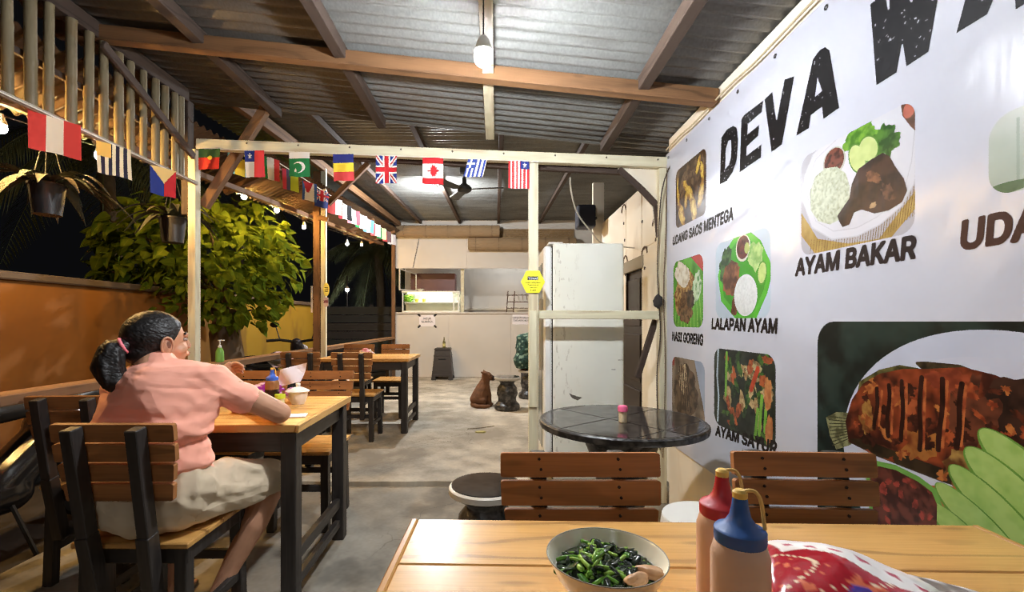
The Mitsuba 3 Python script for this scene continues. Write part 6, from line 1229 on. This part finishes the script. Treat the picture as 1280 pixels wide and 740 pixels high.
s2 = [hull(sph((.37, 6.79, .925), .062), sph((.655, 6.85, .935), .062), sph((.51, 6.77, .90), .10), sph((.55, 6.80, .97), .055)), hull(sph((.43, 6.80, .86), .11), sph((.59, 6.84, .86), .11), sph((.40, 6.82, .60), .125), sph((.58, 6.84, .60), .125)), hull(sph((.385, 6.80, .60), .13), sph((.59, 6.83, .60), .13), sph((.40, 6.84, .535), .115), sph((.58, 6.86, .535), .115)), hull(sph((.365, 6.79, .925), .062), sph((.343, 6.84, .78), .056)), hull(sph((.66, 6.86, .93), .06), sph((.70, 6.92, .84), .055))]
s2t = soft([cutplane(m3.Manifold.batch_boolean(s2, m3.OpType.Add), (0, 0, .50 - .02), (0, 0, 1))], .014, 7); v = s2t.vertices
s2t.vertices = v + s2t.vertex_normals * ((meshkit.fbm(v * [8, 8, 16], 3) - .5) * .02)[:, None]; s2t.vertices[:, 2] = np.maximum(s2t.vertices[:, 2], RZ + .4305)
k = meshkit.noise(v * 26, 3)[:, None]; k2 = meshkit.noise(v * 44, 9)[:, None]
put('shirt', mikit.ply(s2t, 'cloth', smooth=True, color=np.where(k > .66, lin(120, 142, 122), np.where(k2 > .62, lin(24, 42, 36), lin(42, 70, 60)))), gp_)
tr2 = soft([hull(sph((.42, 6.90, .535), .098), sph((.57, 6.90, .535), .098)), hull(sph((.42, 6.90, .535), .095), sph((.46, 7.20, .50), .07)), hull(sph((.57, 6.90, .535), .095), sph((.715, 7.19, .50), .07)), hull(sph((.46, 7.21, .49), .068), sph((.44, 7.11, .22), .055)), hull(sph((.715, 7.19, .49), .068), sph((.705, 7.11, .22), .055))], .014, 6); tr2.vertices[:, 2] = np.where((tr2.vertices[:, 1] < 7.04) , np.maximum(tr2.vertices[:, 2], RZ + .4305), tr2.vertices[:, 2])
put('trousers', plain(tr2, 'cloth', lin(52, 46, 48), True), gp_)
put('hair', mikit.ply(soft([cutplane(ell(h2(-.016, 0, .026), (.10, .084, .092), R2), h2(.05, 0, .05), -(f2_ * .78 - u2 * .62))], .011, 6), 'hair', smooth=True), gp_)
tag(put('plate', plain(lathe([(0, 0), (.05, 0), (.11, .016), (.108, .02), (.05, .006), (0, .006)], 30).apply_transform(np.array(T().translate([.62, 7.17, .755]).rotate([1, 0, 0], 8).matrix)), 'gloss', lin(240, 238, 230), 40)), 'white plate held by the person in green', 'plate')
# dog
dg = thing('dog', 'small brown dog sitting on the concrete floor with its back to the camera', 'dog')
D0 = np.array([-.215, 6.18, RZ]); dp = lambda x, y, z: tuple(D0 + [x, y, z])
dogm = [hull(sph(dp(-.01, 0, .115), .112), sph(dp(.02, .05, .11), .095)), hull(sph(dp(-.005, 0, .14), .105), sph(dp(.04, .02, .25), .086)), hull(sph(dp(.04, .02, .25), .085), sph(dp(.062, .028, .315), .066)), hull(sph(dp(.06, .028, .315), .064), sph(dp(.085, .03, .385), .056)),
        ell(dp(.090, .03, .402), (.070, .060, .060)), hull(sph(dp(.125, .03, .392), .044), sph(dp(.195, .035, .372), .024)), hull(sph(dp(.13, .03, .378), .034), sph(dp(.18, .035, .358), .018)),
        hull(sph(dp(.065, .075, .44), .022, 10), sph(dp(.045, .09, .472), .008, 8), sph(dp(.09, .085, .440), .014, 10)), hull(sph(dp(.055, -.018, .442), .024, 10), sph(dp(.022, -.045, .462), .010, 8), sph(dp(.08, -.025, .442), .016, 10)),
        hull(sph(dp(-.06, -.03, .10), .075), sph(dp(.03, -.07, .085), .055)), hull(sph(dp(.03, -.07, .08), .050), sph(dp(.055, -.075, .03), .026)), hull(sph(dp(.035, -.08, .022), .02), sph(dp(.125, -.075, .018), .018)), hull(sph(dp(.02, .11, .09), .06), sph(dp(.07, .12, .03), .03)), hull(sph(dp(.06, .12, .022), .02), sph(dp(.14, .12, .018), .018)),
        hull(sph(dp(.085, .0, .26), .036), sph(dp(.115, -.005, .13), .024)), hull(sph(dp(.115, -.005, .13), .022), sph(dp(.118, -.005, .03), .019)), hull(sph(dp(.118, -.005, .022), .02), sph(dp(.15, -.002, .018), .016)), hull(sph(dp(.095, .075, .26), .036), sph(dp(.13, .08, .13), .024)), hull(sph(dp(.13, .08, .13), .022), sph(dp(.135, .08, .03), .019)), hull(sph(dp(.135, .08, .022), .02), sph(dp(.165, .085, .018), .016)),
        hull(sph(dp(-.10, -.05, .035), .028), sph(dp(-.03, -.15, .028), .024)), hull(sph(dp(-.03, -.15, .028), .024), sph(dp(.08, -.165, .026), .022)), hull(sph(dp(.08, -.165, .026), .022), sph(dp(.13, -.15, .024), .014))]
dt = soft(dogm, .009, 6); dt.vertices[:, 2] = np.maximum(dt.vertices[:, 2], RZ + .001); v = dt.vertices - D0
dt.vertices = dt.vertices + dt.vertex_normals * ((meshkit.noise(v * [150, 150, 60], 2) - .5) * .004)[:, None]
k = meshkit.fbm(v * 22, 3)[:, None]; col = np.array(lin(128, 86, 54)) * (1 - k) + np.array(lin(84, 54, 34)) * k
muz = np.clip((v[:, 0] - .145) / .03, 0, 1)[:, None] * (v[:, 2] > .33)[:, None]; col = col * (1 - muz) + np.array(lin(40, 30, 26)) * muz
coll = (np.abs(v[:, 2] - .335 + .5 * (v[:, 0] - .07)) < 0)[:, None]
put('body', mikit.ply(dt, 'cloth', smooth=True, color=col), dg)
put('nose', plain(soft([ell(dp(.216, .036, .378), (.012, .013, .010))], .004, 1), 'gloss', lin(20), True), dg)
for o in (.035, .075): put('eye', plain(trimesh.creation.icosphere(2, .007).apply_translation(dp(.146, o - .045 if o < .05 else o - .005, .418)), 'gloss', lin(16), True), dg)
tag(put('collar', plain(tube([dp(.073 + .056 * math.cos(q) * .95, .043 + .056 * math.sin(q), .338 - .022 * math.cos(q)) for q in np.linspace(0, 6.3, 24)], .006, 6, False), 'satin', lin(200, 190, 170), True), dg), 'thin pale collar')
